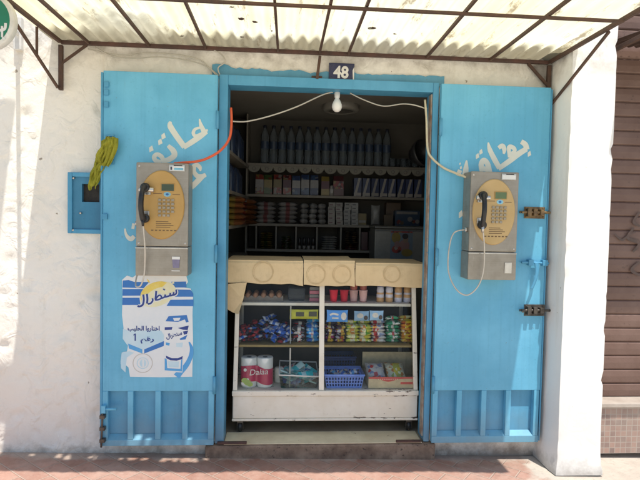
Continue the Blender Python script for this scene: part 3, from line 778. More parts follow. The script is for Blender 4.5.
part('knee_brace', m, [M['rust'], pm('torn_plastic', (.32, .30, .28), (.18, .16, .15), 30, .6)], can)

# dead leaves lying on the canopy sheet, seen as dark shapes
def leaf_blob(px, py, r, sx=1.0):
    d = RT*((px-320)/F) + DN*((py-240)/F) + fw; t = (CZ+.018-EYE)/d.z
    p = Vector((d.x*t, -D+d.y*t, CZ+.018))
    mb = MB(); rn = random.Random(px); n = 14
    mb.poly([(p.x+r*sx*math.cos(2*PI*i/n)*rn.uniform(.6, 1.2), p.y+r*math.sin(2*PI*i/n)*rn.uniform(.6, 1.2), CZ+.0135+.001*math.sin(i)) for i in range(n)])
    return mb, p
for k, (px, py, r, sx) in enumerate(((241,18,.020,.9),(255,21,.016,1),(242,36,.012,1),(272,30,.010,.6),(372,27,.022,1.2),(182,35,.012,1),(232,6,.010,1.4),(395,33,.010,1))):
    mb, p = leaf_blob(px, py, r, sx)
    solo('dead_leaf', mb, M['rust'], 'small dark dead leaf lying on the canopy sheet', 'leaf', (p.x, p.y, CZ+.013), 'dead leaves on the canopy')

# ------------------------------------------------------------------ unseen board added to shade the left wall, and green round sign
ob = thing('shadow_board', 'unseen board added above the left edge to cast a shadow on the wall', 'board', (-2.2, -.5, 3.2))
m = MB(); m.box(-3.4, -1.36, -.68, -.40, 3.24, 3.27); part('board', m, M['wood'], ob, bevel=.004)
m = MB()
for x in (-3.0, -1.7): m.bar((x, -.7, 3.225), (x, -.0, 3.225), .03, .03)
part('bracket', m, M['rust'], ob)
SY = -.62
sc_ = at(-14, 21, SY); rr = .124
gs = thing('round_sign', 'green round sign with white lettering cut off by the left edge', 'sign', (sc_.x, SY, sc_.z-rr))
m = MB(); Mx = Matrix.Translation(sc_) @ Matrix.Rotation(R(90), 4, 'X')
m.lathe([(.001,-.02),(rr,-.02),(rr+.006,-.014),(rr+.006,.014),(rr,.02),(.001,.02)], (0,0,0), 40, 0, Mx)
part('sign_body', m, M['enamel_white'], gs)
m = MB(); m.disc((sc_.x, sc_.z), rr-.012, rr-.012, 0, 40, SY-.0215); part('sign_face', m, pm('green_sign_paint', (.015, .16, .085), (.02, .20, .11), 10, .4), gs)
m = MB()
q = lambda px, py: ((lambda v: (v.x, v.z))(at(px, py, SY-.023)))
m.ribbon([q(-6,30), q(2,30), q(5,28), q(5.5,23)], .012, SY-.0225); m.ribbon([q(2,26), q(2,37)], .010, SY-.0228); m.ribbon([q(3,37), q(4,40)], .012, SY-.0231); m.ribbon([q(-14,20), q(-8,18), q(-2,22)], .012, SY-.0231)
part('lettering', m, M['enamel_white'], gs)
pb = at(17, 33, -.02)
m = MB(); m.box(pb.x-.022, pb.x+.022, -.02, .012, pb.z-.09, pb.z+.09); m.bar((pb.x, -.021, pb.z), (sc_.x+.06, SY+.021, sc_.z), .022, .022)
part('bracket', m, M['enamel_white'], gs, bevel=.004)

# ------------------------------------------------------------------ house number
a = at(329, 63, -.006); b = at(354, 81.5, -.006)
np_ = thing('house_number_plate', 'navy enamel house number plate reading 48 above the doorway', 'number plate', ((a.x+b.x)/2, -.006, b.z))
m = MB(); m.box(a.x, b.x, -.016, -.005, b.z, a.z, 0)
part('plate', m, M['navy'], np_, bevel=.003)
m = MB(); text_mb(m, '48', ((a.x+b.x)/2-.004, b.z+.016), .094, -.0168, 0, .92, R(-1), .003)
part('digits', m, M['enamel_white'], np_)
m = MB(); m.poly([(a.x+.004, -.0166, b.z+.003), (b.x-.02, -.0166, b.z+.002), (b.x-.02, -.0166, b.z+.007), (a.x+.004, -.0166, b.z+.008)]); m.poly([(b.x-.008, -.0166, b.z+.004), (b.x-.001, -.0166, b.z+.01), (b.x-.002, -.0166, a.z-.02), (b.x-.011, -.0166, a.z-.04)])
part('chipped_rim', m, M['enamel_white'], np_)

# ------------------------------------------------------------------ meter box and cloth
a = at(67.5, 172, -.03); b = at(106, 234, -.03)
mb_ = thing('meter_box', 'blue meter box on the wall with a small dark window, left of the doors', 'meter box', ((a.x+b.x)/2, 0, b.z))
m = MB(); x0, x1, z0, z1 = a.x, b.x+.03, b.z, a.z
m.box(x0, x0+.025, -.032, .01, z0, z1); m.box(x1-.02, x1, -.032, .01, z0, z1); m.box(x0+.025, x1-.02, -.032, .01, z1-.025, z1); m.box(x0+.025, x1-.02, -.032, .01, z0, z0+.025)
part('frame', m, M['blue_frame'], mb_, bevel=.004)
m = MB(); wx0, wx1 = X_(82, 190, -.02), X_(99.5, 190, -.02); wz0, wz1 = Z_(90, 202, -.02), Z_(90, 184, -.02)
X0, X1, Z0, Z1 = x0+.025, x1-.02, z0+.025, z1-.025
m.box(X0, wx0, -.02, .008, Z0, Z1); m.box(wx1, X1, -.02, .008, Z0, Z1); m.box(wx0, wx1, -.02, .008, Z0, wz0); m.box(wx0, wx1, -.02, .008, wz1, Z1)
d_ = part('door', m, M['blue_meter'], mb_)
m = MB(); m.poly([(wx0, .004, wz0), (wx1, .004, wz0), (wx1, .004, wz1), (wx0, .004, wz1)])
part('window', m, pm('dirty_meter_window', (.010, .009, .008), (.04, .03, .022), 30, .7), d_)
m = MB()
for px, py in ((73.5,178),(73,230),(80.5,213)):
    v = at(px, py, -.03); m.tube([(v.x, -.034, v.z), (v.x, -.018, v.z)], .006, 10)
part('screw', m, M['steel_bright'], mb_)

# mustard rag hung on the hook
path = smooth_pts([at(110, 137, YF-.06), at(107, 146, YF-.06), at(102, 158, -.10), at(97, 171, -.07), at(92.5, 187, -.055)], 7)
m = MB(); n = len(path); nw = 40; vs = []
for i, p in enumerate(path):
    t = i/(n-1); wd = .085*(1-.35*t) if t < .5 else .075*(1-.35*t)
    if t < .08: wd *= .6
    for j in range(nw):
        u = j/(nw-1)-.5
        fold = math.sin(u*13+t*5+4*noise.noise(Vector((u*4, t*5, 2))))*.009 + .014*noise.noise(Vector((u*5, t*7, 12))) + .006*noise.noise(Vector((u*16, t*14, 4))) + .008*noise.noise(Vector((u*6, t*9, 1)))
        edge = .010*noise.noise(Vector((t*8, u*3, 5)))
        vs.append((p.x+u*wd+edge, p.y+fold, p.z+.012*noise.noise(Vector((u*7, t*5, 8)))+(.02*math.sin(u*7) if i == n-1 else 0)))
m.add(vs, [(i*nw+j, i*nw+j+1, (i+1)*nw+j+1, (i+1)*nw+j) for i in range(n-1) for j in range(nw-1)], 0, True)
# hanging second fold
path = smooth_pts([at(112, 138, YF-.05), at(112, 148, YF-.055), at(109, 160, YF-.03), at(106, 166, YF-.03)], 6); b0 = len(path); vs = []
for i, p in enumerate(path):
    t = i/(b0-1)
    for j in range(10):
        u = j/9-.5; vs.append((p.x+u*.06*(1-.4*t), p.y+.01*math.sin(u*14+t*4), p.z+.01*noise.noise(Vector((u*6, t*4, 3)))))
m.add(vs, [(i*10+j, i*10+j+1, (i+1)*10+j+1, (i+1)*10+j) for i in range(b0-1) for j in range(9)], 0, True)
v = at(110, 137, YF-.06)
o = solo('rag', m, M['cloth'], 'crumpled mustard yellow cloth hanging over the meter box', 'cloth', tuple(v))
sm_ = o.modifiers.new('thick', 'SOLIDIFY'); sm_.thickness = .003

# ------------------------------------------------------------------ payphones
def payphone(cx, pale, label, cordpts, cord_label=None):
    z0, z1 = 1.086, 1.692; w2 = .138; yf = -.205; yb = -.08
    t = thing('payphone', label, 'payphone', (cx, yb, z0), 'payphones hung on the doors')
    zs_ = 1.243
    m = MB(); m.box(cx-w2, cx+w2, yf, yb, zs_+.0015, z1); part('upper_housing', m, M['steel'], t, bevel=.006)
    m = MB(); m.box(cx-w2-.001, cx+w2, yf-.002, yb, z0, zs_); lp = part('lower_housing', m, M['steel'], t, bevel=.005)
    m = MB(); m.box(cx-w2-.002, cx+w2, yf-.0045, yf-.0021, zs_-.010, zs_-.006); part('seam', m, M['steel_bright'], lp)
    # oval plate
    ocx, ocz, orx, orz = cx-.003, 1.467, .121, .184
    m = MB(); n = 48
    for k, (s_, y) in enumerate(((1.0, yf), (1.0, yf-.006), (.975, yf-.010))): pass
    vs = []
    for s_, y in ((1.0, yf+.001), (1.0, yf-.006), (.97, yf-.010)):
        vs += [(ocx+orx*s_*math.cos(2*PI*i/n), y, ocz+orz*s_*math.sin(2*PI*i/n)) for i in range(n)]
    m.add(vs, [(k*n+i, k*n+(i+1)%n, (k+1)*n+(i+1)%n, (k+1)*n+i) for k in range(2) for i in range(n)], 0, True)
    m.poly([vs[2*n+i] for i in range(n)], 0)
    fp = part('face_plate', m, M['ochre2'] if pale else M['ochre'], t)
    yp = yf-.0103
    m = MB(); m.box(cx-.005, cx+.067, yp-.003, yp, 1.538, 1.582, 0); part('screen_bezel', m, M['ochre'], fp, bevel=.002)
    m = MB(); m.box(cx-.001, cx+.063, yp-.0045, yp-.0031, 1.542, 1.578); part('screen', m, M['lcd2'] if pale else M['lcd'], fp)
    m = MB(); m.disc((cx+.028, 1.524), .019, .013, 0, 24, yp-.0006); m.disc((cx+.028, 1.524), .008, .006, 1, 16, yp-.0012)
    part('badge', m, [colmat('pale_blue_badge', (.30, .62, .74)), colmat('blue_badge', (.02, .16, .50))], fp)
    m = MB()
    for r_ in range(5):
        for c_ in range(4):
            if r_ == 4 and c_ == 3: continue
            x = cx-.010+.0225*c_; z = 1.493-.0205*r_
            m.box(x-.008, x+.008, yp-.006, yp, z-.0065, z+.0065)
    part('keypad', m, M['key'], fp, bevel=.0015)
    m = MB()
    for z, a_, b_ in ((1.378,-.03,.035),(1.368,-.03,.05),(1.358,-.03,.062),(1.348,-.03,.045)): m.box(cx+a_, cx+b_, yp-.0004, yp, z-.0016, z+.0016)
    for i in range(7): m.box(cx-.055+i*.02, cx-.043+i*.02, yp-.0004, yp, 1.328, 1.334)
    m.box(cx-.045, cx+.0, yp-.0004, yp, 1.526, 1.529); m.box(cx+.055, cx+.095, yp-.0004, yp, 1.522, 1.525)
    part('printed_text', m, colmat('brown_print', (.16, .09, .03)), fp)
    # card reader plate at the top right
    m = MB(); m.box(cx+.035, cx+.118, yf-.006, yf, 1.648, 1.682, 0); m.box(cx+.06, cx+.105, yf-.008, yf-.0061, 1.676, 1.681, 1)
    cr = part('card_slot', m, [M['steel_bright'], M['dark']], t, bevel=.001)
    m = MB()
    m.box(cx+.039, cx+.115, yf-.0066, yf-.006, 1.652, 1.674, 0)
    if not pale: m.box(cx+.062, cx+.110, yf-.0072, yf-.0067, 1.655, 1.666, 1); m.box(cx+.042, cx+.052, yf-.0072, yf-.0067, 1.655, 1.672, 2)
    part('slot_label', m, [M['white'], colmat('cyan_label', (.20, .52, .68)), colmat('dark_label', (.06, .07, .10))], cr)
    # sticker on the lower door
    m = MB(); sx_ = cx+.075
    if pale: m.box(sx_-.005, sx_+.035, yf-.0065, yf-.0051, 1.125, 1.185, 0); m.box(sx_+.0, sx_+.030, yf-.0080, yf-.0066, 1.13, 1.18, 1)
    else: m.poly([(sx_-.015, yf-.0056, 1.13), (sx_+.018, yf-.0056, 1.13), (sx_+.022, yf-.0056, 1.19), (sx_-.02, yf-.0056, 1.19)], 1); m.box(sx_-.02, sx_+.022, yf-.0064, yf-.0058, 1.176, 1.191, 0); m.box(sx_-.022, sx_+.022, yf-.006, yf-.0055, 1.112, 1.117, 0)
    part('coin_flap' if pale else 'sticker', m, [M['white'] if not pale else M['steel_bright'], M['steel_bright'] if pale else colmat('violet_sticker', (.25, .22, .34))], t)
    # cradle
    hx = cx-.085; ht, hb = 1.548, 1.398
    m = MB(); m.tube([(hx-.03, yf-.03, ht-.003), (hx+.048, yf-.03, ht-.003)], .013, 12); m.box(hx-.02, hx+.03, yf-.03, yf, ht-.03, ht+.012)
    part('cradle', m, M['steel_bright'], t, bevel=.003)
    m = MB(); m.box(hx-.018, hx+.022, yf-.022, yf-.004, hb-.01, hb+.035); part('rest', m, M['steel_bright'], t, bevel=.003)
    # handset: ear cup, bowed grip, mouth cup
    m = MB()
    P = smooth_pts([(hx+.012, yf-.030, ht+.010), (hx+.002, yf-.055, ht+.006), (hx-.002, yf-.080, ht-.03), (hx-.004, yf-.088, (ht+hb)/2), (hx-.004, yf-.080, hb+.035), (hx-.001, yf-.058, hb-.002), (hx+.006, yf-.034, hb-.006)], 5)
    k = len(P); rs = []
    for i in range(k):
        u = i/(k-1); rs.append(.0155 + .007*(max(0, 1-abs(u-.04)/.2) + max(0, 1-abs(u-.96)/.2)))
    m.tube(P, rs, 14, 0, True, .85)
    for z_, dz in ((ht+.008, 0), (hb-.004, 0)):
        m.lathe([(.001,-.018),(.020,-.018),(.024,-.010),(.024,.010),(.019,.016),(.001,.016)], (0,0,0), 20, 0, T(hx+.004, yf-.038, z_, R(90)))
    hs = part('handset', m, M['black'], t)
    m = MB(); C_ = smooth_pts(cordpts(hx, yf, hb), 8)
    m.tube(C_, .0042, 8); part('cord', m, M['cordgrey'], t)
    m = MB(); m.tube([Vector((hx, yf-.062, hb-.012)), Vector((hx, yf-.060, hb-.045))], [.010, .006], 8); part('cord_sleeve', m, M['steel_bright'] if pale else M['black'], hs)
    for dx_ in (-.122, .122):
        for z_ in (1.262, 1.672):
            if dx_ > 0 and z_ > 1.6: continue
            m = MB(); m.lathe([(.001,-.003),(.005,-.0025),(.006,0)], (0,0,0), 12, 0, T(cx+dx_, yf, z_, R(90)).copy() @ Matrix.Rotation(PI, 4, 'X')); part('screw', m, M['steel_bright'], t)
    # lock on the left flank
    m = MB(); m.tube([(cx-w2-.012, yf+.04, 1.365), (cx-w2, yf+.04, 1.365)], .014, 12); part('lock', m, M['steel_bright'], t)
    return t
payphone(-.648, False, 'steel payphone with deep ochre oval plate on the door above the milk poster', lambda hx, yf, hb: [(hx, yf-.060, hb-.03), (hx+.008, yf-.05, 1.25), (hx+.004, yf-.03, 1.16), (hx-.002, yf-.025, 1.09), (hx-.02, yf-.02, 1.035), (hx-.05, yf+.0, 1.028), (hx-.066, yf+.06, 1.06), (hx-.06, yf+.09, 1.10)])
payphone(1.175, True, 'steel payphone with pale ochre plate and long looped cord, beside the door bolts', lambda hx, yf, hb: [(hx+.002, yf-.060, hb-.03), (hx+.022, yf-.04, 1.25), (hx+.022, yf-.03, 1.13), (hx-.005, yf-.02, 1.045), (hx-.06, yf-.01, 1.0), (hx-.12, yf, 1.035), (hx-.155, yf+.03, 1.13), (hx-.15, yf+.045, 1.26), (hx-.125, yf+.045, 1.345), (hx-.062, yf+.045, 1.365)])

# ------------------------------------------------------------------ poster on the left door
YP = YF-.0012
def pp(pts, s, ox, oy): return [at(ox+a/s, oy+b/s, YP) for a, b in pts]
po = MB(); LAY = [0]
def pset(pts, mi, s=8, ox=118, oy=270, lay=1):
    po.poly([(v.x, YP-.00025*lay, v.z) for v in pp(pts, s, ox, oy)][::-1], mi)
out = [(28,60),(48,42),(70,50),(84,40),(190,38),(285,42),(292,68),(276,90),(303,94),(312,128),(310,200),(312,300),(309,447),(180,449),(60,447),(54,410),(40,398),(22,394),(24,372),(32,348),(48,346),(52,322),(38,304),(34,250),(28,200),(30,120)]
pset(out, 0, 4, 115, 265, 0)
# blue stripes either side of the brand oval
for q in ([(38,84),(85,80),(130,95),(250,96),(205,146),(36,140)], [(36,152),(205,152),(180,205),(36,206)], [(36,222),(172,222),(180,280),(34,280)],
          [(425,94),(545,92),(548,140),(448,140)], [(455,156),(580,158),(602,190),(602,214),(455,214)], [(420,238),(604,236),(604,290),(388,288)]): pset(q, 1, lay=1)
def ell(cx, cy, rx, ry, rot=0, n=28, a0=0, a1=2*PI):
    o_ = []
    for i in range(n):
        a = a0+(a1-a0)*i/(n-1 if a1-a0 < 6.2 else n); x, y = rx*math.cos(a), ry*math.sin(a); o_.append((cx+x*math.cos(rot)-y*math.sin(rot), cy+x*math.sin(rot)+y*math.cos(rot)))
    return o_
pset(ell(318, 195, 150, 92, R(-22)), 5, lay=2)
pset(ell(300, 180, 128, 80, R(-24), 24, R(150), R(335)), 4, lay=3)
pset(ell(330, 205, 120, 62, R(-22)), 5, lay=4)
pset([(230,70),(250,85),(258,105),(240,96)], 4, lay=2); pset([(430,100),(446,92),(452,106),(436,112)], 5, lay=2)
# pale blue field with the medal
pset([(40,250),(70,420),(90,520),(260,510),(365,560),(365,430),(330,330),(200,300)], 6, 8, 118, 270, 1) if False else None
pset([(40,70),(80,84),(345,84),(368,120),(365,180),(205,235),(70,195),(38,150)], 6, 8, 118, 320, 1)
pset([(20,330),(30,260),(90,250),(130,262),(70,300),(60,420),(24,385)], 6, 8, 118, 320, 1)
pset([(80,188),(195,235),(195,268),(88,228)], 3, 8, 118, 320, 2); pset([(210,235),(368,168),(366,208),(210,268)], 1, 8, 118, 320, 2)
c_ = at(118+198/8, 320+345/8, YP); k8 = (YP+D)/F/8
po.ring((c_.x, c_.z), 72*k8, 78*k8, YP-.0006, 7); po.ring((c_.x, c_.z), 40*k8, 46*k8, YP-.0006, 6)
pset(ell(200, 345, 26, 32), 6, 8, 118, 320, 2); pset([(195,315),(208,315),(208,375),(195,375)], 0, 8, 118, 320, 3)
# swoosh right of the carton
sw = [(v.x, v.z) for v in pp([(568,175),(588,225),(582,290),(548,360),(500,415),(468,452)], 8, 118, 320)]
po.ribbon(sw, [10*k8, 26*k8, 34*k8, 40*k8, 46*k8, 56*k8], YP-.0004, 3)
# milk carton: gable, stripes, glass of milk
pset([(372,60),(565,48),(560,170),(528,220),(515,420),(372,410)], 0, 8, 118, 320, 3)
pset([(405,-30),(550,-40),(565,15),(545,20),(535,-5),(480,15),(380,10)], 1, 8, 118, 320, 3)
pset([(440,-15),(500,-18),(490,5),(450,8)], 0, 8, 118, 320, 4)
pset([(374,58),(436,56),(430,78),(374,80)], 2, 8, 118, 320, 4); pset([(478,64),(566,44),(558,80),(520,78)], 2, 8, 118, 320, 4)
pset([(520,92),(562,84),(552,112),(528,118)], 2, 8, 118, 320, 4); pset([(492,150),(556,118),(540,155),(500,160)], 1, 8, 118, 320, 4)
pset([(382,178),(415,185),(410,205),(384,200)], 3, 8, 118, 320, 4); pset([(465,185),(520,180),(515,218),(468,215)], 6, 8, 118, 320, 4)
pset([(384,285),(430,305),(480,305),(518,288),(515,312),(470,325),(420,322),(386,305)], 2, 8, 118, 320, 4)
pset([(374,305),(390,312),(395,385),(500,390),(505,318),(516,312),(512,412),(374,402)], 3, 8, 118, 320, 4)
pset([(400,330),(490,332),(485,380),(405,378)], 6, 8, 118, 320, 4)
BR = '\uFEDD\uFE8D\uFEAE\uFEC4\uFEE8\uFEB3'
def ptxt(body, px, py, w_px, size, mi, rot, bold, y):
    """lettering fitted to a measured width"""
    tmp = MB(); text_mb(tmp, body, (0, 0), size, 0, 0, 1, 0, bold)
    xs_ = [v[0] for v in tmp.v]; wd = max(xs_)-min(xs_); v = at(px, py, YP); k = (YP+D)/F
    text_mb(po, body, (v.x, v.z), size, y, mi, w_px*k/wd, rot, bold)
LG = [([(203,196),(207,240),(198,278),(172,291),(158,286)],15), ([(232,190),(236,230),(233,268)],15), ([(276,226),(278,246),(262,266),(240,272)],13),
      ([(306,168),(304,200),(300,234)],14), ([(296,238),(318,238),(346,226),(344,206),(326,204),(302,232)],12), ([(346,226),(372,216),(380,196)],13), ([(376,216),(400,210),(416,202),(420,184)],13),
      ([(416,206),(434,202),(444,194),(446,176)],13), ([(440,200),(456,196),(468,184),(466,160)],13), ([(366,160),(372,152)],15)]
for lay, (wx, mi) in enumerate(((15, 0), (0, 2))):
    for k, (pts, w_) in enumerate(LG):
        q = [(v.x, v.z) for v in pp(pts, 8, 118, 270)]; po.ribbon(q, (w_+wx)*k8, YP-.0013-.0012*lay-.0001*k, mi)
ptxt('\uFE90\uFEF4\uFEE0\uFEA4\uFEDF\uFE8D \uFE8D\uFEED\uFEAD\uFE8E\uFE98\uFEA7\uFE8D', 143.8, 330.3, 31, .034, 2, R(0), .0012, YP-.0009)
o1 = [(v.x, v.z) for v in pp([(124,122),(138,110)], 8, 118, 320)]; po.ribbon(o1, 7*k8, YP-.0009, 2); o1 = [(v.x, v.z) for v in pp([(138,108),(138,166)], 8, 118, 320)]; po.ribbon(o1, 10*k8, YP-.00095, 2)
ptxt('\uFEE2\uFED7\uFEAD', 147.5, 341, 13, .034, 2, 0, .001, YP-.0009)
ptxt(BR, 174.5, 336.5, 16, .034, 2, R(15), .001, YP-.0019)
v = at(158, 378, YP)
solo('milk_poster', po, [M['paper'], M['p_blue'], M['p_navy'], M['p_mid'], M['p_yel'], M['p_lemon'], M['paper_sky'], M['p_grey']],
     'torn blue and white milk advertising poster with Arabic writing pasted below a payphone', 'poster', (v.x, YP, v.z))

# ------------------------------------------------------------------ cables, bulb, ceiling lamp
def cable(name, pts, r, mat, label, sub=8):
    P = smooth_pts(pts, sub); m = MB(); m.tube(P, r, 8)
    return solo(name, m, mat, label, 'cable', tuple(P[0]))
cable('power_cable', [at(231,108,-.02), at(231.5,122,-.05), at(229.5,138,-.09), at(221,150,-.11), at(208,158,-.12), at(196,161.5,-.13), at(180,163,-.15), at(174,163.5,-.15)], .0075, M['orange'], 'orange cable running from the door frame to the payphone')
cable('phone_cable', [at(425,100,.0), at(426.5,120,-.03), at(427.5,148,-.05), at(432,158,-.07), at(444,168,-.09), at(458,174,-.1), at(468,178,-.12)], .0068, M['cream_cable'], 'cream cable drooping from the door frame to the payphone')
cable('lamp_wire', [at(230,121,-.0), at(246,121.5,.03), at(270,116,.05), at(296,107,.05), at(322,95,.05), at(333,92,.05)], .0042, M['wire'], 'thin pale wire sagging left of the light bulb')
cable('lamp_wire', [at(350,93,.05), at(362,99,.05), at(378,105,.05), at(388,106,.05), at(402,104,.03), at(414,105,.0), at(427,109,-.0)], .0038, M['wire'], 'thin pale wire sagging right of the light bulb')
for k, (pts, lab) in enumerate((([(88,49),(105,53),(124,55),(150,53),(180,55),(200,60),(212,70),(219,76)], 'thin white wire clipped along the wall above the door, topmost of three'),
               ([(95,47),(112,56),(135,58),(160,57),(186,60),(206,66),(216,75)], 'thin white wire drooping along the wall above the door, middle of three'),
               ([(214,50),(222,55),(225,62),(218,68),(221,77)], 'short wire looping down to the corner of the door frame'))):
    cable('wall_wire', [at(a_, b_, -.012-.004*k) for a_, b_ in pts], .0035, M['wire'], lab, 5)
v = at(336.5, 95, .05)
bu = thing('light_bulb', 'white light bulb hanging unlit in the doorway', 'light bulb', tuple(v))
m = MB(); bx_ = at(337, 105, .05)
m.lathe([(.001,-.042),(.012,-.040),(.024,-.030),(.030,-.014),(.029,.002),(.022,.020),(.014,.034),(.012,.045)], tuple(bx_), 20)
part('bulb', m, pm('white_bulb_glass', (.80, .79, .76), (.76, .75, .72), 5, .25), bu)
m = MB(); m.lathe([(.013,.040),(.016,.044),(.017,.072),(.010,.080),(.001,.082)], tuple(bx_), 16); m.tube([bx_+Vector((0,0,.08)), Vector((bx_.x, .05, 2.16))], .003, 6)
part('socket', m, M['enamel_white'], bu)
v = Vector((.42, .93, RZ))
cl = thing('ceiling_lamp', 'round grey lamp fitting on the dim ceiling behind the bulb', 'ceiling lamp', tuple(v))
m = MB(); m.lathe([(.135,0),(.14,-.03),(.13,-.045),(.10,-.05),(.095,-.045)], tuple(v), 32); part('rim', m, colmat('grey_rim', (.20, .19, .165)), cl)
m = MB(); m.lathe([(.095,-.045),(.06,-.02),(.001,-.012)], tuple(v), 32); part('shade', m, colmat('dark_shade', (.05, .047, .04)), cl)

# ------------------------------------------------------------------ shelving at the back
SH = thing('back_shelving', 'dim wall of shelves across the back of the shop', 'shelving', (.4, 1.3, FZ))
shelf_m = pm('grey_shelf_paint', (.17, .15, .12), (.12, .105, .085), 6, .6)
ZA, ZB, ZC, ZD = 1.855, 1.602, 1.362, 1.15
BX0, BX1 = -.30, 1.37
for z in (ZA, ZB, ZC, ZD):
    m = MB(); m.box(BX0, BX1, 1.30, 1.618, z-.022, z); part('shelf', m, shelf_m, SH, bevel=.002)
m = MB(); pitch_ = .105
for x in [BX0+i*pitch_ for i in range(int((BX1-BX0)/pitch_))]:
    pts = [(x, 1.297, ZA-.022)] + [(x+pitch_*(.5-.5*math.cos(PI*i/10)), 1.297, ZA-.03-.045*math.sin(PI*i/10)) for i in range(11)] + [(x+pitch_, 1.297, ZA-.022)]
    m.poly(pts); m.ring((x+pitch_/2, ZA-.045), .010, .016, 1.2955, 1, 14)
part('scalloped_paper_edging', m, [colmat('dim_lace_paper', (.18, .17, .14), .8), colmat('lace_holes', (.12, .11, .10), .8)], SH)
for px in (256, 276, 296, 317, 341, 360):
    x = X_(px, 237, 1.3); m = MB(); m.box(x-.006, x+.006, 1.31, 1.61, ZD+.001, ZC-.0225); part('divider', m, shelf_m, SH)
for x in (BX0-.012, BX1):
    m = MB(); m.box(x, x+.012, 1.30, 1.618, FZ, ZA+.4); part('upright', m, shelf_m, SH)
# left side shelving
SS = thing('side_shelving', 'shelves along the left wall of the shop beside the door', 'shelving', (-.5, .7, FZ))
for z in (1.83, 1.58, 1.355, 1.12):
    m = MB(); m.hexa([(RX0+.002, .2, z-.022), (-.345, .2, z-.022), (-.29, 1.285, z-.022), (RX0+.002, 1.285, z-.022)], [(RX0+.002, .2, z), (-.345, .2, z), (-.29, 1.285, z), (RX0+.002, 1.285, z)])
    part('shelf', m, shelf_m, SS)

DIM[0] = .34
# bottles
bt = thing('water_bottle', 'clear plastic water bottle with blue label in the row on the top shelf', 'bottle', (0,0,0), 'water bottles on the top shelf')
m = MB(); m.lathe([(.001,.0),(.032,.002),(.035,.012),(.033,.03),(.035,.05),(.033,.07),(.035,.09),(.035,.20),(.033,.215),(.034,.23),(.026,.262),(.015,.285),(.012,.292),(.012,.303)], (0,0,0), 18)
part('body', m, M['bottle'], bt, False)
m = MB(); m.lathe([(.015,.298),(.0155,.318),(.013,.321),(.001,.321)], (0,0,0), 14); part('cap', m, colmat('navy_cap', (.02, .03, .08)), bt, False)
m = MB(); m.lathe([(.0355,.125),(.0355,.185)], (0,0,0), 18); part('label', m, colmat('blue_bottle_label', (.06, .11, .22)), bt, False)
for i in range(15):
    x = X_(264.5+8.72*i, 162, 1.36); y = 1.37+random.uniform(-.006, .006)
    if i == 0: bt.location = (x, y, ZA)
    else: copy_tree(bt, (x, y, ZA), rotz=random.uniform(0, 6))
# glasses at the right of the bottles
gl = thing('drinking_glass', 'small drinking glass in the row right of the water bottles', 'glass', (0,0,0), 'glasses on the top shelf')
m = MB(); m.lathe([(.001,.004),(.022,.004),(.026,.002),(.027,.006),(.034,.075),(.0325,.075),(.025,.010),(.001,.009)], (0,0,0), 16); part('tumbler', m, M['bottle'], gl, False)
for i in range(6):
    p_ = (X_(392.5+5.6*i, 166, 1.36), 1.36+.05*(i % 2), ZA)
    if i == 0: gl.location = p_
    else: copy_tree(gl, p_)
m = MB(); v = (X_(420, 166, 1.34), 1.35, ZA+.115)
m.lathe([(.001,-.06),(.07,-.055),(.105,.02),(.112,.045),(.118,.045),(.112,.015),(.075,-.062),(.001,-.066)], (0,0,0), 28, 0, T(*v, R(75), 0, R(35)))
solo('basin', m, colmat('dark_basin', (.10, .10, .11)), 'dark round basin standing on edge at the right end of the top shelf', 'basin', (v[0], v[1], ZA))

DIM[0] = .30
# pouches on shelf B
def pouch(mb, w_, d_, h_, mi=0, band=None):
    prof = [(0, 1, 1), (.04, 1.03, 1.04), (.35, 1.02, 1.05), (.75, 1, .8), (.93, .98, .3), (1, .98, .12)]
    vs = []
    for t, a_, b_ in prof: vs += [(-w_/2*a_, -d_/2*b_, h_*t), (w_/2*a_, -d_/2*b_, h_*t), (w_/2*a_, d_/2*b_, h_*t), (-w_/2*a_, d_/2*b_, h_*t)]
    for i in range(len(prof)-1):
        for j in range(4):
            mb.add([vs[i*4+j], vs[i*4+(j+1)%4], vs[(i+1)*4+(j+1)%4], vs[(i+1)*4+j]], [(0,1,2,3)], band if band is not None and i == 2 else mi)
    k = (len(prof)-1)*4; mb.add(vs[k:k+4], [(0,1,2,3)], mi)
    return mb
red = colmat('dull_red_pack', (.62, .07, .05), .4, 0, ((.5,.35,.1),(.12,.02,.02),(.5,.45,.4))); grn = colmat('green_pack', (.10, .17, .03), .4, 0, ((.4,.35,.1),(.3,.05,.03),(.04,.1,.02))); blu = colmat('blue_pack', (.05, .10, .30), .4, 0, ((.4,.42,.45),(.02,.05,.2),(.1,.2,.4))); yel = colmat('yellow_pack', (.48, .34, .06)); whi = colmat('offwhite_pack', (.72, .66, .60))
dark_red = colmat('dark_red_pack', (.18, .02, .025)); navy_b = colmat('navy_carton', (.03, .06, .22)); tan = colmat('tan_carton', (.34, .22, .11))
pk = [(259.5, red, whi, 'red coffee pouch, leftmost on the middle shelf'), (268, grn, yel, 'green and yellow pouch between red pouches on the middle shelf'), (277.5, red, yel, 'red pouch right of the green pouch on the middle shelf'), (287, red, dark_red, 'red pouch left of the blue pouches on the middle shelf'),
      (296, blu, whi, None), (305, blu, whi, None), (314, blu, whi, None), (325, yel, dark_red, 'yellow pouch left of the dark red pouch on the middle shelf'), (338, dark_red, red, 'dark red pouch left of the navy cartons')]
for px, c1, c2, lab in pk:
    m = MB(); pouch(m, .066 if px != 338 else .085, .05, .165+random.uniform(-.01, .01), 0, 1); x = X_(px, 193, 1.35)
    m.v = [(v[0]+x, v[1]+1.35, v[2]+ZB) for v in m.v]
    solo('pouch', m, [c1, c2], lab or 'blue pouch with pale band on the middle shelf', 'pouch', (x, 1.35, ZB), None if lab else 'blue pouches on the middle shelf')
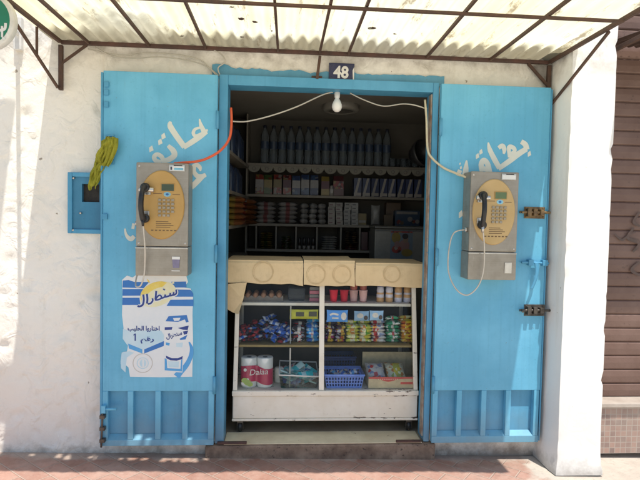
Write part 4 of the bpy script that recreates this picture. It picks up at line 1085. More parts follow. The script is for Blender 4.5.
m = MB(); x = X_(331.5, 193, 1.32); m.lathe([(.001,0),(.02,0),(.021,.05),(.012,.07),(.012,.085),(.001,.086)], (x, 1.325, ZB), 12); m.box(x-.012, x+.012, 1.303, 1.306, ZB+.02, ZB+.055, 0)
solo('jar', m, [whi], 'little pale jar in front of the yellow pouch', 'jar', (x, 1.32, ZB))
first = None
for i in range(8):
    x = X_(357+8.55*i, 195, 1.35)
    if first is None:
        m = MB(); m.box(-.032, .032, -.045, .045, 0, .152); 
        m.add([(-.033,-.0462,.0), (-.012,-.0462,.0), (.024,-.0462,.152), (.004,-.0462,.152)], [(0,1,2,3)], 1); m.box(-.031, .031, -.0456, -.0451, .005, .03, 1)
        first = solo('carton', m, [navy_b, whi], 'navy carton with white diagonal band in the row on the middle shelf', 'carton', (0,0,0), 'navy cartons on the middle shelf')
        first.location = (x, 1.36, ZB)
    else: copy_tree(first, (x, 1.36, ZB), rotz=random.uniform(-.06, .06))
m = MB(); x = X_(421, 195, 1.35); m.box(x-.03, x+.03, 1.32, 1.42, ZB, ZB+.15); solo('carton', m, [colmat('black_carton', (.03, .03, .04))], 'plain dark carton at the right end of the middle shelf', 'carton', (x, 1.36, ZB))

# bags on shelf C
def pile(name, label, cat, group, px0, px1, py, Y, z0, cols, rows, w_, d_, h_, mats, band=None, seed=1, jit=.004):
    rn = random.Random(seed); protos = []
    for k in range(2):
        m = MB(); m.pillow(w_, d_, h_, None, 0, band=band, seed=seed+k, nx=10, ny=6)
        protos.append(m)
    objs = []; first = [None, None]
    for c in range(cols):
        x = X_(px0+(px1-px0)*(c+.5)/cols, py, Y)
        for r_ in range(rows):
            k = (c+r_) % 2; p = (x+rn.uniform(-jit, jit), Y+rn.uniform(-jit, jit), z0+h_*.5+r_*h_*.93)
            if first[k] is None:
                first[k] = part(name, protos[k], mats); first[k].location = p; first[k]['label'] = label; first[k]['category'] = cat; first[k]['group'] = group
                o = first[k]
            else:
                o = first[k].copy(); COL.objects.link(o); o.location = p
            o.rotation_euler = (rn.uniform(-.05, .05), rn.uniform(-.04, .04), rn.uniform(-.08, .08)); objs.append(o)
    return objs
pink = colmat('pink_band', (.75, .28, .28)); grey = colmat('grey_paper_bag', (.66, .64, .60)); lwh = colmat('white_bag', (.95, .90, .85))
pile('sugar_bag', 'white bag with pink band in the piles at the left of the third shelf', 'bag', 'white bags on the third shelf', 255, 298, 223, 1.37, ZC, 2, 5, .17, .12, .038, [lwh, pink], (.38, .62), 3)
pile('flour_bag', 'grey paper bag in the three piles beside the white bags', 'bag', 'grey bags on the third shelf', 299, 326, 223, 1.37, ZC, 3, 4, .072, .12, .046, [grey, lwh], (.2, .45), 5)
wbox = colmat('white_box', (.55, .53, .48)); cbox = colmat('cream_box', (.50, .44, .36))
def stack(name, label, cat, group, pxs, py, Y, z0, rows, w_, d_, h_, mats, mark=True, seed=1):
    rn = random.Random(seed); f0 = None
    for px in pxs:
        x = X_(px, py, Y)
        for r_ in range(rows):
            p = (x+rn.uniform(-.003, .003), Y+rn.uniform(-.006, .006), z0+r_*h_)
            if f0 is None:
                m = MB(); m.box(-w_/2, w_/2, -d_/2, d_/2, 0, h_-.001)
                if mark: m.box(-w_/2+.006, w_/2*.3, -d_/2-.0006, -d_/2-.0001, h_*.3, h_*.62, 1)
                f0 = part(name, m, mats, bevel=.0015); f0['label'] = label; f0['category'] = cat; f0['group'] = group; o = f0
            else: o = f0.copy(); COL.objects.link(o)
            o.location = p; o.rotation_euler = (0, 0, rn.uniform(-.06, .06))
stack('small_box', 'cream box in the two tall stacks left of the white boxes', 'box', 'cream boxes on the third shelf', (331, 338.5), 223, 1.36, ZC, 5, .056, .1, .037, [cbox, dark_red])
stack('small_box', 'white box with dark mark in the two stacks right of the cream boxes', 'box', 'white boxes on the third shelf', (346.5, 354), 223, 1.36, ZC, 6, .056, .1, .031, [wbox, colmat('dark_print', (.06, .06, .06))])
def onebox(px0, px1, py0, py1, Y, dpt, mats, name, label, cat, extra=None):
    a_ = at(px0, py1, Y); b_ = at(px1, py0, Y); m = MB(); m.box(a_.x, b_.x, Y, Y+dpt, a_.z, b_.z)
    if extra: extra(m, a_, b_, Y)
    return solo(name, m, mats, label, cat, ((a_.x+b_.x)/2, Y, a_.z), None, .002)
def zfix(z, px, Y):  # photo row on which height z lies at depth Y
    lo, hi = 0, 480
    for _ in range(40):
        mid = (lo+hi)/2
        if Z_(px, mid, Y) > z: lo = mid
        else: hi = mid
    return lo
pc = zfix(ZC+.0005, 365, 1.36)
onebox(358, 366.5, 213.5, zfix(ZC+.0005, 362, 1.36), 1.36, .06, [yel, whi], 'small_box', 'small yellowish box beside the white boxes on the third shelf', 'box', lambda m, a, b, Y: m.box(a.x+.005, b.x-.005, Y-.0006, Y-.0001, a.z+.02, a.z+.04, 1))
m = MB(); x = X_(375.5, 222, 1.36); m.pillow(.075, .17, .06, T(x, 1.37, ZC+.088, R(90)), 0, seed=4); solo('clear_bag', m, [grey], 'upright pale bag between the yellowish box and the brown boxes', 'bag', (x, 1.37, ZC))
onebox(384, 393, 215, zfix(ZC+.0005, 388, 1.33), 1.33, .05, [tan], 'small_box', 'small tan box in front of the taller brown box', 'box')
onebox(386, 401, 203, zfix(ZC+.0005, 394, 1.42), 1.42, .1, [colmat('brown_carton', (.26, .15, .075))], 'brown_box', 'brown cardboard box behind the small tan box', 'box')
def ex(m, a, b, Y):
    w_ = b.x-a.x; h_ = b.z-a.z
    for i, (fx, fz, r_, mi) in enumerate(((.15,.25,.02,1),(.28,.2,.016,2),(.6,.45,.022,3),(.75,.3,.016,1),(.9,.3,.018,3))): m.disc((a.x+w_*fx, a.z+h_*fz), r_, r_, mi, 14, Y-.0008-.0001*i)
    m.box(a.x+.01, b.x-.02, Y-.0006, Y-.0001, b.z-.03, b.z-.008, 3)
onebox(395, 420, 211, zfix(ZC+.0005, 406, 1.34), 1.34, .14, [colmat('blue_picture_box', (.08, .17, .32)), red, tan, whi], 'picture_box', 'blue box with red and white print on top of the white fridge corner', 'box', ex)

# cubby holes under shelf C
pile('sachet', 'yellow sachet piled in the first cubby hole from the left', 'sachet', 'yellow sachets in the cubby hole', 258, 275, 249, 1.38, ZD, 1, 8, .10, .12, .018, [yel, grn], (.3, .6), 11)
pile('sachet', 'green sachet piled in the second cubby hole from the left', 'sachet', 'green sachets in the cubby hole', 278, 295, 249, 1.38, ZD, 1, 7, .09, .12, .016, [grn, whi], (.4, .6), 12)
jj = thing('small_jar', 'dark jar with white base band in the third cubby hole from the left', 'jar', (0,0,0), 'dark jars in the cubby hole')
m = MB(); m.lathe([(.001,0),(.0125,0),(.013,.03),(.0128,.03),(.0128,.075),(.010,.085),(.010,.098),(.001,.098)], (0,0,0), 12, 0, None, True, [1,1,1,0,0,0,0]); part('body', m, [colmat('brown_jar', (.035, .02, .015)), whi], jj, False)
for i in range(4):
    p_ = (X_(298+4.5*i+1.5, 249, 1.36), 1.36, ZD)
    if i == 0: jj.location = p_
    else: copy_tree(jj, p_)
pile('packet', 'pale grey packet piled in the fourth cubby hole from the left', 'packet', 'pale packets in the cubby hole', 319, 339, 249, 1.37, ZD, 1, 6, .125, .12, .020, [lwh, grey], (.3, .5), 13)
pile('packet', 'red packet lying in the fifth cubby hole from the left', 'packet', 'red packets in the cubby hole', 343, 359, 249, 1.40, ZD, 1, 3, .11, .1, .018, [dark_red, red], (.3, .5), 14)
pile('packet', 'tan packet piled on the lower shelf left of the fridge', 'packet', 'tan packets left of the fridge', 343, 358, 249, 1.34, ZD+.055, 1, 6, .1, .1, .018, [tan, colmat('black_carton', (.03, .03, .04))], (.3, .55), 15)
onebox(361, 368, 232, zfix(ZD+.0005, 364, 1.36), 1.36, .05, [dark_red, whi], 'small_box', 'dark red box beside the white book left of the fridge', 'box')
onebox(369.5, 374, 231, zfix(ZD+.0005, 372, 1.33), 1.33, .09, [wbox, dark_red], 'book', 'white spined book standing left of the fridge', 'book', lambda m, a, b, Y: m.box(a.x+.012, b.x-.012, Y-.0006, Y-.0001, a.z+.04, b.z-.02, 1))

# side shelf goods
for i, (z, ys) in enumerate(((1.83, (.32, .66, 1.0)), (1.58, (.32, .62, .92)))):
    for k, y in enumerate(ys):
        h_ = .23 if i == 0 else .19
        m = MB(); xe = -.35+.05*(y-.2)
        for a_ in range(2):
            for b_ in range(3): m.lathe([(.001,0),(.038,0),(.04,.01),(.04,h_*.72),(.014,h_*.95),(.014,h_),(.001,h_)], (xe-.045-a_*.085, y-.085+b_*.085, z), 12)
        solo('bottle_pack', m, [colmat('blue_shrink_bottles', (.04, .075, .17), .25)], 'dark blue pack of bottles on the side shelf, %s row, %s from the door' % (('upper', 'lower')[i], ('first', 'second', 'third')[k]), 'bottle pack', (xe-.09, y, z))
pile('snack_bag', 'orange snack bag stacked on the side shelf by the left jamb', 'snack bag', 'orange snack bags on the side shelf', 226, 240, 222, .42, 1.355, 1, 5, .16, .16, .04, [colmat('orange_snack', (.38, .12, .025)), yel], (.35, .6), 21)
pile('snack_bag', 'orange snack bag stacked further back on the side shelf', 'snack bag', 'orange snack bags further back', 236, 252, 221, .9, 1.355, 1, 5, .2, .2, .04, [colmat('orange_snack', (.38, .12, .025)), red], (.35, .6), 22)

# fridge with sticker
fx0, fx1 = X_(375.5, 240, 1.0), 1.30
fz1 = Z_(390, 227, 1.0)
fg = thing('fridge', 'small white fridge with a colourful sticker at the right of the shop', 'fridge', ((fx0+fx1)/2, 1.0, FZ))
m = MB(); m.box(fx0, fx1, 1.03, 1.29, FZ+.02, fz1-.012); part('cabinet', m, colmat('fridge_white', (.52, .50, .45)), fg, bevel=.01)
m = MB(); m.box(fx0-.006, fx1, 1.0, 1.028, FZ+.06, fz1-.03); part('door', m, colmat('fridge_white', (.52, .50, .45)), fg, bevel=.008)
m = MB(); m.box(fx0-.008, fx1+.005, .995, 1.29, fz1-.0115, fz1+.004); part('top', m, colmat('fridge_white', (.52, .50, .45)), fg, bevel=.004)
a = at(390, 258, .998); b = at(413, 231, .998)
m = MB(); yy = .9985; m.box(a.x, b.x, yy, .9999, a.z-.1, b.z, 0)
w_, h_ = b.x-a.x, b.z-a.z
def sd(fx, fz, rx, rz, mi, l): m.disc((a.x+w_*fx, a.z+h_*fz), w_*rx, h_*rz, mi, 20, yy-.0004*l)
sd(.25,.75,.2,.2,1,1); sd(.62,.45,.24,.22,2,1); sd(.68,.68,.12,.12,3,2); sd(.66,.80,.14,.10,4,3); sd(.28,.32,.22,.14,5,2); sd(.75,.2,.25,.14,1,2); sd(.3,.5,.12,.12,2,3)
m.box(a.x+.004, b.x-.004, yy-.0006, yy-.0001, b.z-.016, b.z-.004, 5)
part('sticker', m, [colmat('sticker_sky', (.28, .38, .48)), yel, colmat('sticker_pink', (.55, .30, .28)), colmat('sticker_skin', (.55, .36, .25)), colmat('sticker_black', (.03, .025, .03)), red], fg)

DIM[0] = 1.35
# ------------------------------------------------------------------ display case
CX0, CX1 = -.288, .852; CYB = .60
def cy(z): return .10 + max(0, z-.36)*.185
ct = thing('display_case', 'white glass fronted display counter on castors standing in the doorway', 'display case', ((CX0+CX1)/2, .35, FZ))
m = MB(); m.box(CX0, CX1, .10, CYB, .185, .325); part('base_panel', m, M['counter'], ct, bevel=.006)
m = MB(); m.box(CX0-.004, CX1+.004, .088, CYB, .326, .358); part('base_rail', m, M['counter'], ct, bevel=.005)
m = MB(); m.box(CX0-.003, CX1+.003, .094, CYB, .170, .1845); part('bottom_rail', m, M['counter'], ct, bevel=.004)
zt = 1.10
def xt(z, right): return (CX1 if right else CX0) + (0.012 if not right else -.012)*(z-.36)
for rgt in (False, True):
    m = MB(); q = -1 if rgt else 1; x = CX1 if rgt else CX0
    m.hexa([(x, cy(.36), .359), (x+q*.026, cy(.36), .359), (x+q*.026, cy(.36)+.03, .359), (x, cy(.36)+.03, .359)] if q > 0 else [(x+q*.026, cy(.36), .359), (x, cy(.36), .359), (x, cy(.36)+.03, .359), (x+q*.026, cy(.36)+.03, .359)],
           [(x, cy(zt), zt), (x+q*.026, cy(zt), zt), (x+q*.026, cy(zt)+.03, zt), (x, cy(zt)+.03, zt)] if q > 0 else [(x+q*.026, cy(zt), zt), (x, cy(zt), zt), (x, cy(zt)+.03, zt), (x+q*.026, cy(zt)+.03, zt)])
    part('stile', m, M['counter'], ct, bevel=.003)
    m = MB(); m.box(min(x, x+q*.026), max(x, x+q*.026), CYB-.03, CYB, .359, zt); part('rear_post', m, M['counter'], ct)
    m = MB(); xx = x+q*.013; m.poly([(xx, cy(.36)+.03, .36), (xx, CYB-.03, .36), (xx, CYB-.03, zt), (xx, cy(zt)+.03, zt)]); part('side_pane', m, M['glass'], ct)
mx_ = X_(321.5, 350, .16)
m = MB(); m.hexa([(mx_-.016, cy(.36), .359), (mx_+.016, cy(.36), .359), (mx_+.016, cy(.36)+.025, .359), (mx_-.016, cy(.36)+.025, .359)], [(mx_-.016, cy(zt), zt), (mx_+.016, cy(zt), zt), (mx_+.016, cy(zt)+.025, zt), (mx_-.016, cy(zt)+.025, zt)])
part('mullion', m, M['counter'], ct, bevel=.003)
for a_, b_ in ((CX0+.027, mx_-.017), (mx_+.017, CX1-.027)):
    m = MB(); m.poly([(a_, cy(.36)+.012, .36), (b_, cy(.36)+.012, .36), (b_, cy(zt)+.012, zt), (a_, cy(zt)+.012, zt)]); part('front_pane', m, M['glass'], ct)
m = MB(); m.box(CX0, CX1, CYB-.028, CYB-.02, .36, zt); part('back_panel', m, M['caseback'], ct)
m = MB(); m.box(CX0-.02, CX1+.02, .225, CYB+.02, zt+.001, zt+.028); part('top_board', m, M['counter'], ct, bevel=.004)
S1 = Z_(280, 302.5, .225); S2 = Z_(280, 345, .165)
m = MB(); m.box(CX0+.03, CX1-.03, cy(S1)+.02, CYB-.03, S1-.018, S1); part('shelf', m, M['counter'], ct, bevel=.002)
m = MB(); m.box(CX0+.03, CX1-.03, cy(S2)+.02, CYB-.03, S2-.014, S2); part('shelf', m, pm('yellow_edged_shelf', (.42, .30, .10), (.30, .21, .08), 20, .6), ct, bevel=.002)
m = MB(); x = X_(290.5, 330, .2); m.box(x-.003, x+.003, cy(.8)+.02, .42, S2+.0005, S1-.0185); part('glass_divider', m, colmat('frosted_edge', (.40, .40, .36)), ct)
m = MB(); m.box(x-.004, x+.004, .145, .152, .361, S2-.015); part('glass_divider', m, colmat('frosted_edge', (.40, .40, .36)), ct)
for x, y in ((CX0+.045, .14), (CX1-.045, .14), (CX0+.045, .54), (CX1-.045, .54)):
    m = MB(); m.box(x-.018, x+.018, y-.022, y+.022, .150, .1695); m.box(x-.019, x-.014, y-.014, y+.018, .105, .150); m.box(x+.014, x+.019, y-.014, y+.018, .105, .150)
    c = part('castor', m, M['darkmetal'], ct, bevel=.001)
    m = MB(); m.lathe([(.001,-.012),(.030,-.012),(.0335,-.006),(.0335,.006),(.030,.012),(.001,.012)], (0,0,0), 24, 0, T(x, y+.004, FZ+.034, 0, R(90))); part('wheel', m, M['black'], c)
    m = MB(); m.lathe([(.001,-.0135),(.012,-.0135),(.012,.0135),(.001,.0135)], (0,0,0), 14, 0, T(x, y+.004, FZ+.034, 0, R(90))); part('hub', m, M['steel_bright'], c)

# cardboard pieces draped over the counter top: lie on the board, flap hangs in front
ZT = zt+.0285
def card(x0, x1, zl, zr, label, seed, rings=(), y0=.205):
    rn = random.Random(seed); n = 24; rows = [(CYB-.02, None), (.45, None), (.30, None), (y0+.006, None), (y0, -.006)] + [(y0-.016*k_/12, k_/12) for k_ in range(1, 13)]
    m = MB(); vs = []
    for r_, (y, f_) in enumerate(rows):
        for i in range(n+1):
            u = i/n; x = x0+(x1-x0)*u; zz = ZT+.003+.006*(seed % 3)
            if f_ is not None and f_ >= 0: zz = ZT+.002+.006*(seed % 3) - f_*((ZT-zl)*(1-u)+(ZT-zr)*u) + (.011*noise.noise(Vector((x*11, seed, 0))) if f_ == 1 else 0)
            elif f_ is None: zz += .004*noise.noise(Vector((x*4, y*6, seed)))+.004
            yy = y - .022*noise.noise(Vector((x*4, zz*5, seed*3)))*(f_ or 0) - .012*(f_ or 0)*abs(2*u-1)**3 + (.006 if f_ is not None and f_ < 0 else 0) 
            vs.append((x+.004*noise.noise(Vector((zz*15, seed, x))), yy, zz))
    m.add(vs, [(j*(n+1)+i, j*(n+1)+i+1, (j+1)*(n+1)+i+1, (j+1)*(n+1)+i) for j in range(len(rows)-1) for i in range(n)], 0, False)
    t = thing('cardboard_sheet', label, 'cardboard', ((x0+x1)/2, y0, ZT), 'cardboard draped over the counter')
    o = part('sheet', m, M['card'], t)
    s_ = o.modifiers.new('thick', 'SOLIDIFY'); s_.thickness = .003; s_.offset = -1
    if rings:
        m = MB()
        def ys(x, z):
            u = (x-x0)/(x1-x0); f_ = max(0, min(1, (ZT-z)/((ZT-zl)*(1-u)+(ZT-zr)*u)))
            return y0-.016*f_ - .022*noise.noise(Vector((x*4, z*5, seed*3)))*f_ - .012*f_*abs(2*u-1)**3 - .0065
        for px, py, r_ in rings:
            c_ = at(px, py, y0-.02)
            for ra, rb, ox in ((r_, r_+.004, 0), (r_*.9, r_*.9+.002, .002)):
                n0 = len(m.v); m.ring((c_.x+ox, c_.z-ox), ra, rb, 0, 0, 44, 1, .012, int(px))
                m.v[n0:] = [(v[0], ys(v[0], v[2]), v[2]) for v in m.v[n0:]]
        part('stain', m, M['card_stain'], t)
    return t
yq = .205
card(X_(227,265,yq), X_(303.2,265,yq), Z_(265,283.5,yq), Z_(300,286,yq), 'wide cardboard sheet with one faint ring at the left of the counter', 1, ((263,272,.062),))
card(X_(303.8,265,yq), X_(354.8,265,yq), Z_(310,287,yq), Z_(350,288.5,yq), 'narrow cardboard sheet with two ring marks in the middle of the counter', 2, ((316,274.5,.058),(342,274.5,.056)))
card(X_(355.5,265,yq), X_(426.5,265,yq), Z_(360,285,yq), Z_(424,288.5,yq), 'wide cardboard sheet with a faint ring at the right of the counter', 3, ((392,274,.052),))
# torn flap hanging at the left
q = [at(px, py, .15) for px, py in ((228,284),(246.5,283),(243,300),(238.5,314),(233,313),(226,309))]
m = MB(); m.poly([(v.x, .165+.03*(ZT-v.z)*(-1)+.012*math.sin(i*1.7), v.z) for i, v in enumerate(q)][::-1])
o = solo('cardboard_flap', m, M['card'], 'torn cardboard flap hanging down at the left end of the counter', 'cardboard', (q[0].x, .16, q[0].z))
s_ = o.modifiers.new('thick', 'SOLIDIFY'); s_.thickness = .004

# --- goods on the upper case shelf
def zrow(S, n=0): return S+.0006
et = X_(263.5, 300, .30)
tr = thing('egg_tray', 'grey cardboard egg tray at the left of the upper counter shelf', 'egg tray', (et, .33, S1))
m = MB(); nx, ny = 5, 3; px_, py_ = .050, .050
x0 = et-nx*px_/2; y0 = .27; N = 6; vs = []
for j in range(ny*N+1):
    for i in range(nx*N+1):
        u, v_ = i/N, j/N; hgt = .5-.25*(math.cos(2*PI*u)+math.cos(2*PI*v_))*-1
        vs.append((x0+u*px_, y0+v_*py_, S1+.006+.030*(.5+.25*(math.cos(2*PI*u)+math.cos(2*PI*v_)))))
w1 = nx*N+1
m.add(vs, [(j*w1+i, j*w1+i+1, (j+1)*w1+i+1, (j+1)*w1+i) for j in range(ny*N) for i in range(nx*N)], 0, True)
for i in range(nx*N):   # front skirt
    a_ = vs[i]; b_ = vs[i+1]; m.add([(a_[0], a_[1]-.004, S1+.001), (b_[0], b_[1]-.004, S1+.001), b_, a_], [(0,1,2,3)], 0, True)
part('moulded_tray', m, pm('grey_pulp', (.30, .255, .21), (.24, .2, .165), 30, .95, 0, .5, 120), tr)
m = MB(); m.lathe([(.001,-.026)]+[(.0215*math.cos(a_)*(1 if a_ < 0 else 1-.12*math.sin(a_)), .027*math.sin(a_)) for a_ in [R(-70+14*i) for i in range(12)]]+[(.001,.0275)], (0,0,0), 14)
eg = part('egg', m, pm('brown_eggshell', (.47, .25, .14), (.42, .21, .115), 30, .55)); eg['label'] = 'brown egg sitting in the grey egg tray'; eg['category'] = 'egg'; eg['group'] = 'brown eggs in the tray'
k = 0
for j in range(ny):
    for i in range(nx):
        o = eg if k == 0 else eg.copy()
        if k: COL.objects.link(o)
        o.location = (x0+(i+.5)*px_, y0+(j+.5)*py_, S1+.028); k += 1
m = MB(); x = X_(296.5, 302, .3); m.box(x-.055, x+.055, .28, .42, S1+.001, S1+.085)
solo('plastic_tub', m, [M['bottle']], 'clear plastic tub right of the eggs on the upper counter shelf', 'tub', (x, .33, S1), None, .012)
m = MB(); x = X_(314, 302, .28)
for r_ in range(4): m.box(x-.03, x+.03, .27, .36, S1+.001+r_*.024, S1+.023+r_*.024, r_ % 2)
solo('pink_packet', m, [colmat('dusky_pink_pack', (.42, .12, .16)), whi], 'dusky pink striped packet against the centre post of the counter', 'packet', (x, .30, S1), None, .003)
def cup(label, px, z, mats, rows, name='cup', grp=None):
    m = MB(); x = X_(px, 302, .29)
    m.lathe([(.001,0),(.021,0),(.022,.003),(.0275,.070),(.0295,.071),(.0295,.076),(.001,.076)], (x, .29, z), 18, 0, None, True, rows)
    solo(name, m, mats, label, 'cup', (x, .29, z), grp)
rc = colmat('bright_red_cup', (.62, .03, .05)); bc = colmat('brown_cup', (.35, .10, .07)); pkc = colmat('pale_pink_lid', (.58, .36, .33))
for i, px in enumerate((333.5, 344)): cup('plain red cup left of the brown cups on the upper counter shelf', px, S1+.001, [rc], None, 'red_cup', 'red cups in the counter')
for i, px in enumerate((353.5, 363)):
    for lv in range(2): cup('brown and pink cup stacked two high on the upper counter shelf', px, S1+.001+lv*.0765, [bc, pkc], [0,0,1 if lv == 0 else 0,1,1,1], 'dessert_cup', 'brown dessert cups in the counter')
yb_ = colmat('tan_bottle', (.55, .32, .14)); wb_ = colmat('white_lilac', (.58, .55, .62)); bb_ = colmat('blue_top', (.10, .14, .40))
for px, mts, lab, g_ in ((380, [yb_, wb_, bb_], 'tan yoghurt drink bottle with blue top in the counter', 'blue topped drink bottles'), (389, [yb_, wb_, bb_], 'tan yoghurt drink bottle with blue top in the counter', 'blue topped drink bottles'),
                      (398, [wb_, yb_, colmat('orange_top', (.55, .28, .10))], 'lilac and orange drink bottle in the counter', 'orange topped drink bottles'), (407, [wb_, yb_, colmat('orange_top', (.55, .28, .10))], 'lilac and orange drink bottle in the counter', 'orange topped drink bottles')):
    x = X_(px, 302, .29); m = MB()
    m.lathe([(.001,0),(.023,0),(.0245,.006),(.0245,.03),(.0245,.05),(.022,.062),(.0245,.074),(.022,.098),(.016,.104),(.016,.120),(.001,.121)], (x, .29, S1+.001), 16, 0, None, True, [0,0,0,1,0,1,1,2,2,2])
    solo('drink_bottle', m, mts, lab, 'bottle', (x, .29, S1), g_)
# hanging packets below the upper shelf
def hang(px0, px1, py0, py1, mats, label, cat='packet', grp=None, deco=None):
    Y = .215; a_ = at(px0, py1, Y); b_ = at(px1, py0, Y); cx_, cz_ = (a_.x+b_.x)/2, (a_.z+b_.z)/2
    m = MB(); m.pillow(b_.x-a_.x, b_.z-a_.z, .016, T(cx_, Y, cz_, R(90)), 0, seed=int(px0), wob=.05, nx=10)
    if deco: deco(m, a_, b_, Y-.0095)
    solo('hanging_packet', m, mats, label, cat, (cx_, Y, b_.z), grp)
def deco1(m, a, b, y):
    w_, h_ = b.x-a.x, b.z-a.z
    m.box(a.x+w_*.22, a.x+w_*.5, y-.0005, y, a.z+h_*.3, a.z+h_*.75, 1); m.box(a.x+w_*.66, a.x+w_*.94, y-.0005, y, a.z+h_*.3, a.z+h_*.8, 1)
hang(289.5, 318.5, 309.5, 319, [colmat('lime_yellow_strip', (.52, .50, .04)), colmat('black_print', (.05, .05, .03))], 'lime yellow packet with black pictures hanging below the upper counter shelf', deco=deco1)
def deco2(m, a, b, y):
    w_, h_ = b.x-a.x, b.z-a.z
    m.disc((a.x+w_*.8, a.z+h_*.5), w_*.13, h_*.32, 1, 18, y); m.ribbon([(a.x+w_*.15, a.z+h_*.6), (a.x+w_*.3, a.z+h_*.7), (a.x+w_*.55, a.z+h_*.62)], .012, y, 1); m.ribbon([(a.x+w_*.25, a.z+h_*.35), (a.x+w_*.55, a.z+h_*.35)], .009, y, 1)
bpk = colmat('biscuit_blue', (.08, .28, .66)); bwh = colmat('biscuit_cream', (.66, .60, .52)); bsk = colmat('biscuit_pale_blue', (.30, .48, .66)); choc = colmat('chocolate', (.05, .025, .02))
hang(326.5, 348, 310, 322, [bpk, bwh], 'bright blue packet with white writing hanging left in the counter', deco=deco2)
def deco3(m, a, b, y):
    w_, h_ = b.x-a.x, b.z-a.z
    m.disc((a.x+w_*.4, a.z+h_*.55), w_*.22, h_*.25, 1, 18, y); m.disc((a.x+w_*.78, a.z+h_*.35), w_*.14, h_*.22, 2, 16, y-.0003)
hang(354, 369, 311, 321, [bsk, bwh, choc], 'pale blue biscuit packet hanging beside the bright blue one', deco=deco3)
hang(369.5, 383.5, 310.5, 320.5, [bsk, bwh, choc], 'pale blue biscuit packet hanging furthest right in the counter', deco=deco3)

# --- bars on the middle shelf
def bar_column(px0, px1, rows, h_, mats, band, label, grp, name='snack_bar', Y=.25, cat='snack bar', seed=0, deep=2):
    rn = random.Random(seed); x0 = X_(px0, 345, Y); x1 = X_(px1, 345, Y); w_ = x1-x0; f0 = None
    for dp in range(deep):
        for r_ in range(rows-(dp == 0)):
            p = ((x0+x1)/2+rn.uniform(-.005, .005), Y+dp*.055+rn.uniform(-.006, .006), S2+.002+h_*.5+r_*h_*.9)
            if f0 is None:
                m = MB(); m.pillow(w_*1.02, .055, h_, None, 0, band=band, seed=seed, nx=12, ny=6)
                f0 = part(name, m, mats); f0['label'] = label; f0['category'] = cat; f0['group'] = grp; o = f0
            else: o = f0.copy(); COL.objects.link(o)
            o.location = p; o.rotation_euler = (rn.uniform(-.25, .15), rn.uniform(-.07, .07), rn.uniform(-.14, .14))
lime = colmat('lime_wrapper', (.52, .52, .08), .3, 0, ((.75,.75,.5),(.1,.3,.05),(.6,.5,.05))); pale = colmat('pale_wrapper', (.64, .62, .44), .3, 0, ((.3,.4,.05),(.75,.7,.5),(.5,.2,.05))); drk = colmat('dark_wrapper', (.05, .035, .07), .3, 0, ((.6,.4,.05),(.5,.5,.5),(.2,.02,.1))); gold = colmat('gold_wrapper', (.58, .40, .06), .3, 0, ((.1,.05,.02),(.7,.6,.3),(.4,.1,.02)))
rd = colmat('red_wrapper', (.50, .04, .05), .3, 0, ((.7,.65,.6),(.2,.02,.02),(.7,.4,.1))); wt = colmat('white_wrapper', (.66, .64, .60), .3, 0, ((.55,.05,.05),(.2,.25,.4),(.5,.45,.4))); gr2 = colmat('green_wrapper', (.03, .26, .12), .3, 0, ((.1,.45,.2),(.65,.65,.6),(.01,.1,.05))); org = colmat('orange_wrapper', (.66, .30, .03), .3, 0, ((.7,.55,.1),(.4,.06,.02),(.75,.7,.55))); yl2 = colmat('yellow_wrapper', (.66, .52, .04), .3, 0, ((.7,.3,.02),(.75,.7,.4),(.3,.1,.02)))
bl2 = colmat('sky_wrapper', (.05, .32, .66), .3, 0, ((.6,.65,.7),(.02,.1,.4),(.1,.45,.7))); dkb = colmat('blue_wrapper', (.04, .13, .42), .3, 0, ((.5,.55,.65),(.01,.04,.2),(.1,.3,.6))); slv = colmat('silver_wrapper', (.55, .57, .60), .25, .3); blk = colmat('black_wrapper', (.02, .02, .025), .3, 0, ((.5,.5,.5),(.3,.02,.02),(.1,.1,.12)))
bar_column(325, 334.5, 6, .023, [drk, gold], (.3, .6), 'dark bar with gold band right of the centre post', 'dark and gold bars', seed=31)
bar_column(334.5, 345, 6, .023, [drk, gold], (.5, .85), 'dark bar with gold band right of the centre post', 'dark and gold bars', seed=32)
bar_column(345, 358.5, 6, .024, [lime, pale], (.35, .65), 'lime green bar with pale band in the counter', 'lime bars', seed=33)
bar_column(358, 371, 6, .024, [lime, pale], (.1, .5), 'lime green bar with pale band in the counter', 'lime bars', seed=34)
bar_column(370.5, 385, 6, .024, [wt, rd], (.2, .45), 'white and red bar between the lime and the green bars', 'white and red bars', seed=35)
bar_column(385, 399, 7, .025, [gr2, wt], (.45, .58), 'dark green bar between the white and the orange bars', 'green bars', seed=36)
bar_column(399.5, 413.5, 8, .0225, [org, yl2], (.3, .8), 'orange and yellow bar stacked at the right end of the counter', 'orange bars', seed=37)
bar_column(306, 318.5, 6, .025, [bl2, wt], (.4, .6), 'sky blue bar stacked left of the centre post', 'sky blue bars', seed=38)
bar_column(292, 305, 5, .026, [blk, wt], (.4, .65), 'black and white bar left of the sky blue bars', 'black and white bars', seed=39)
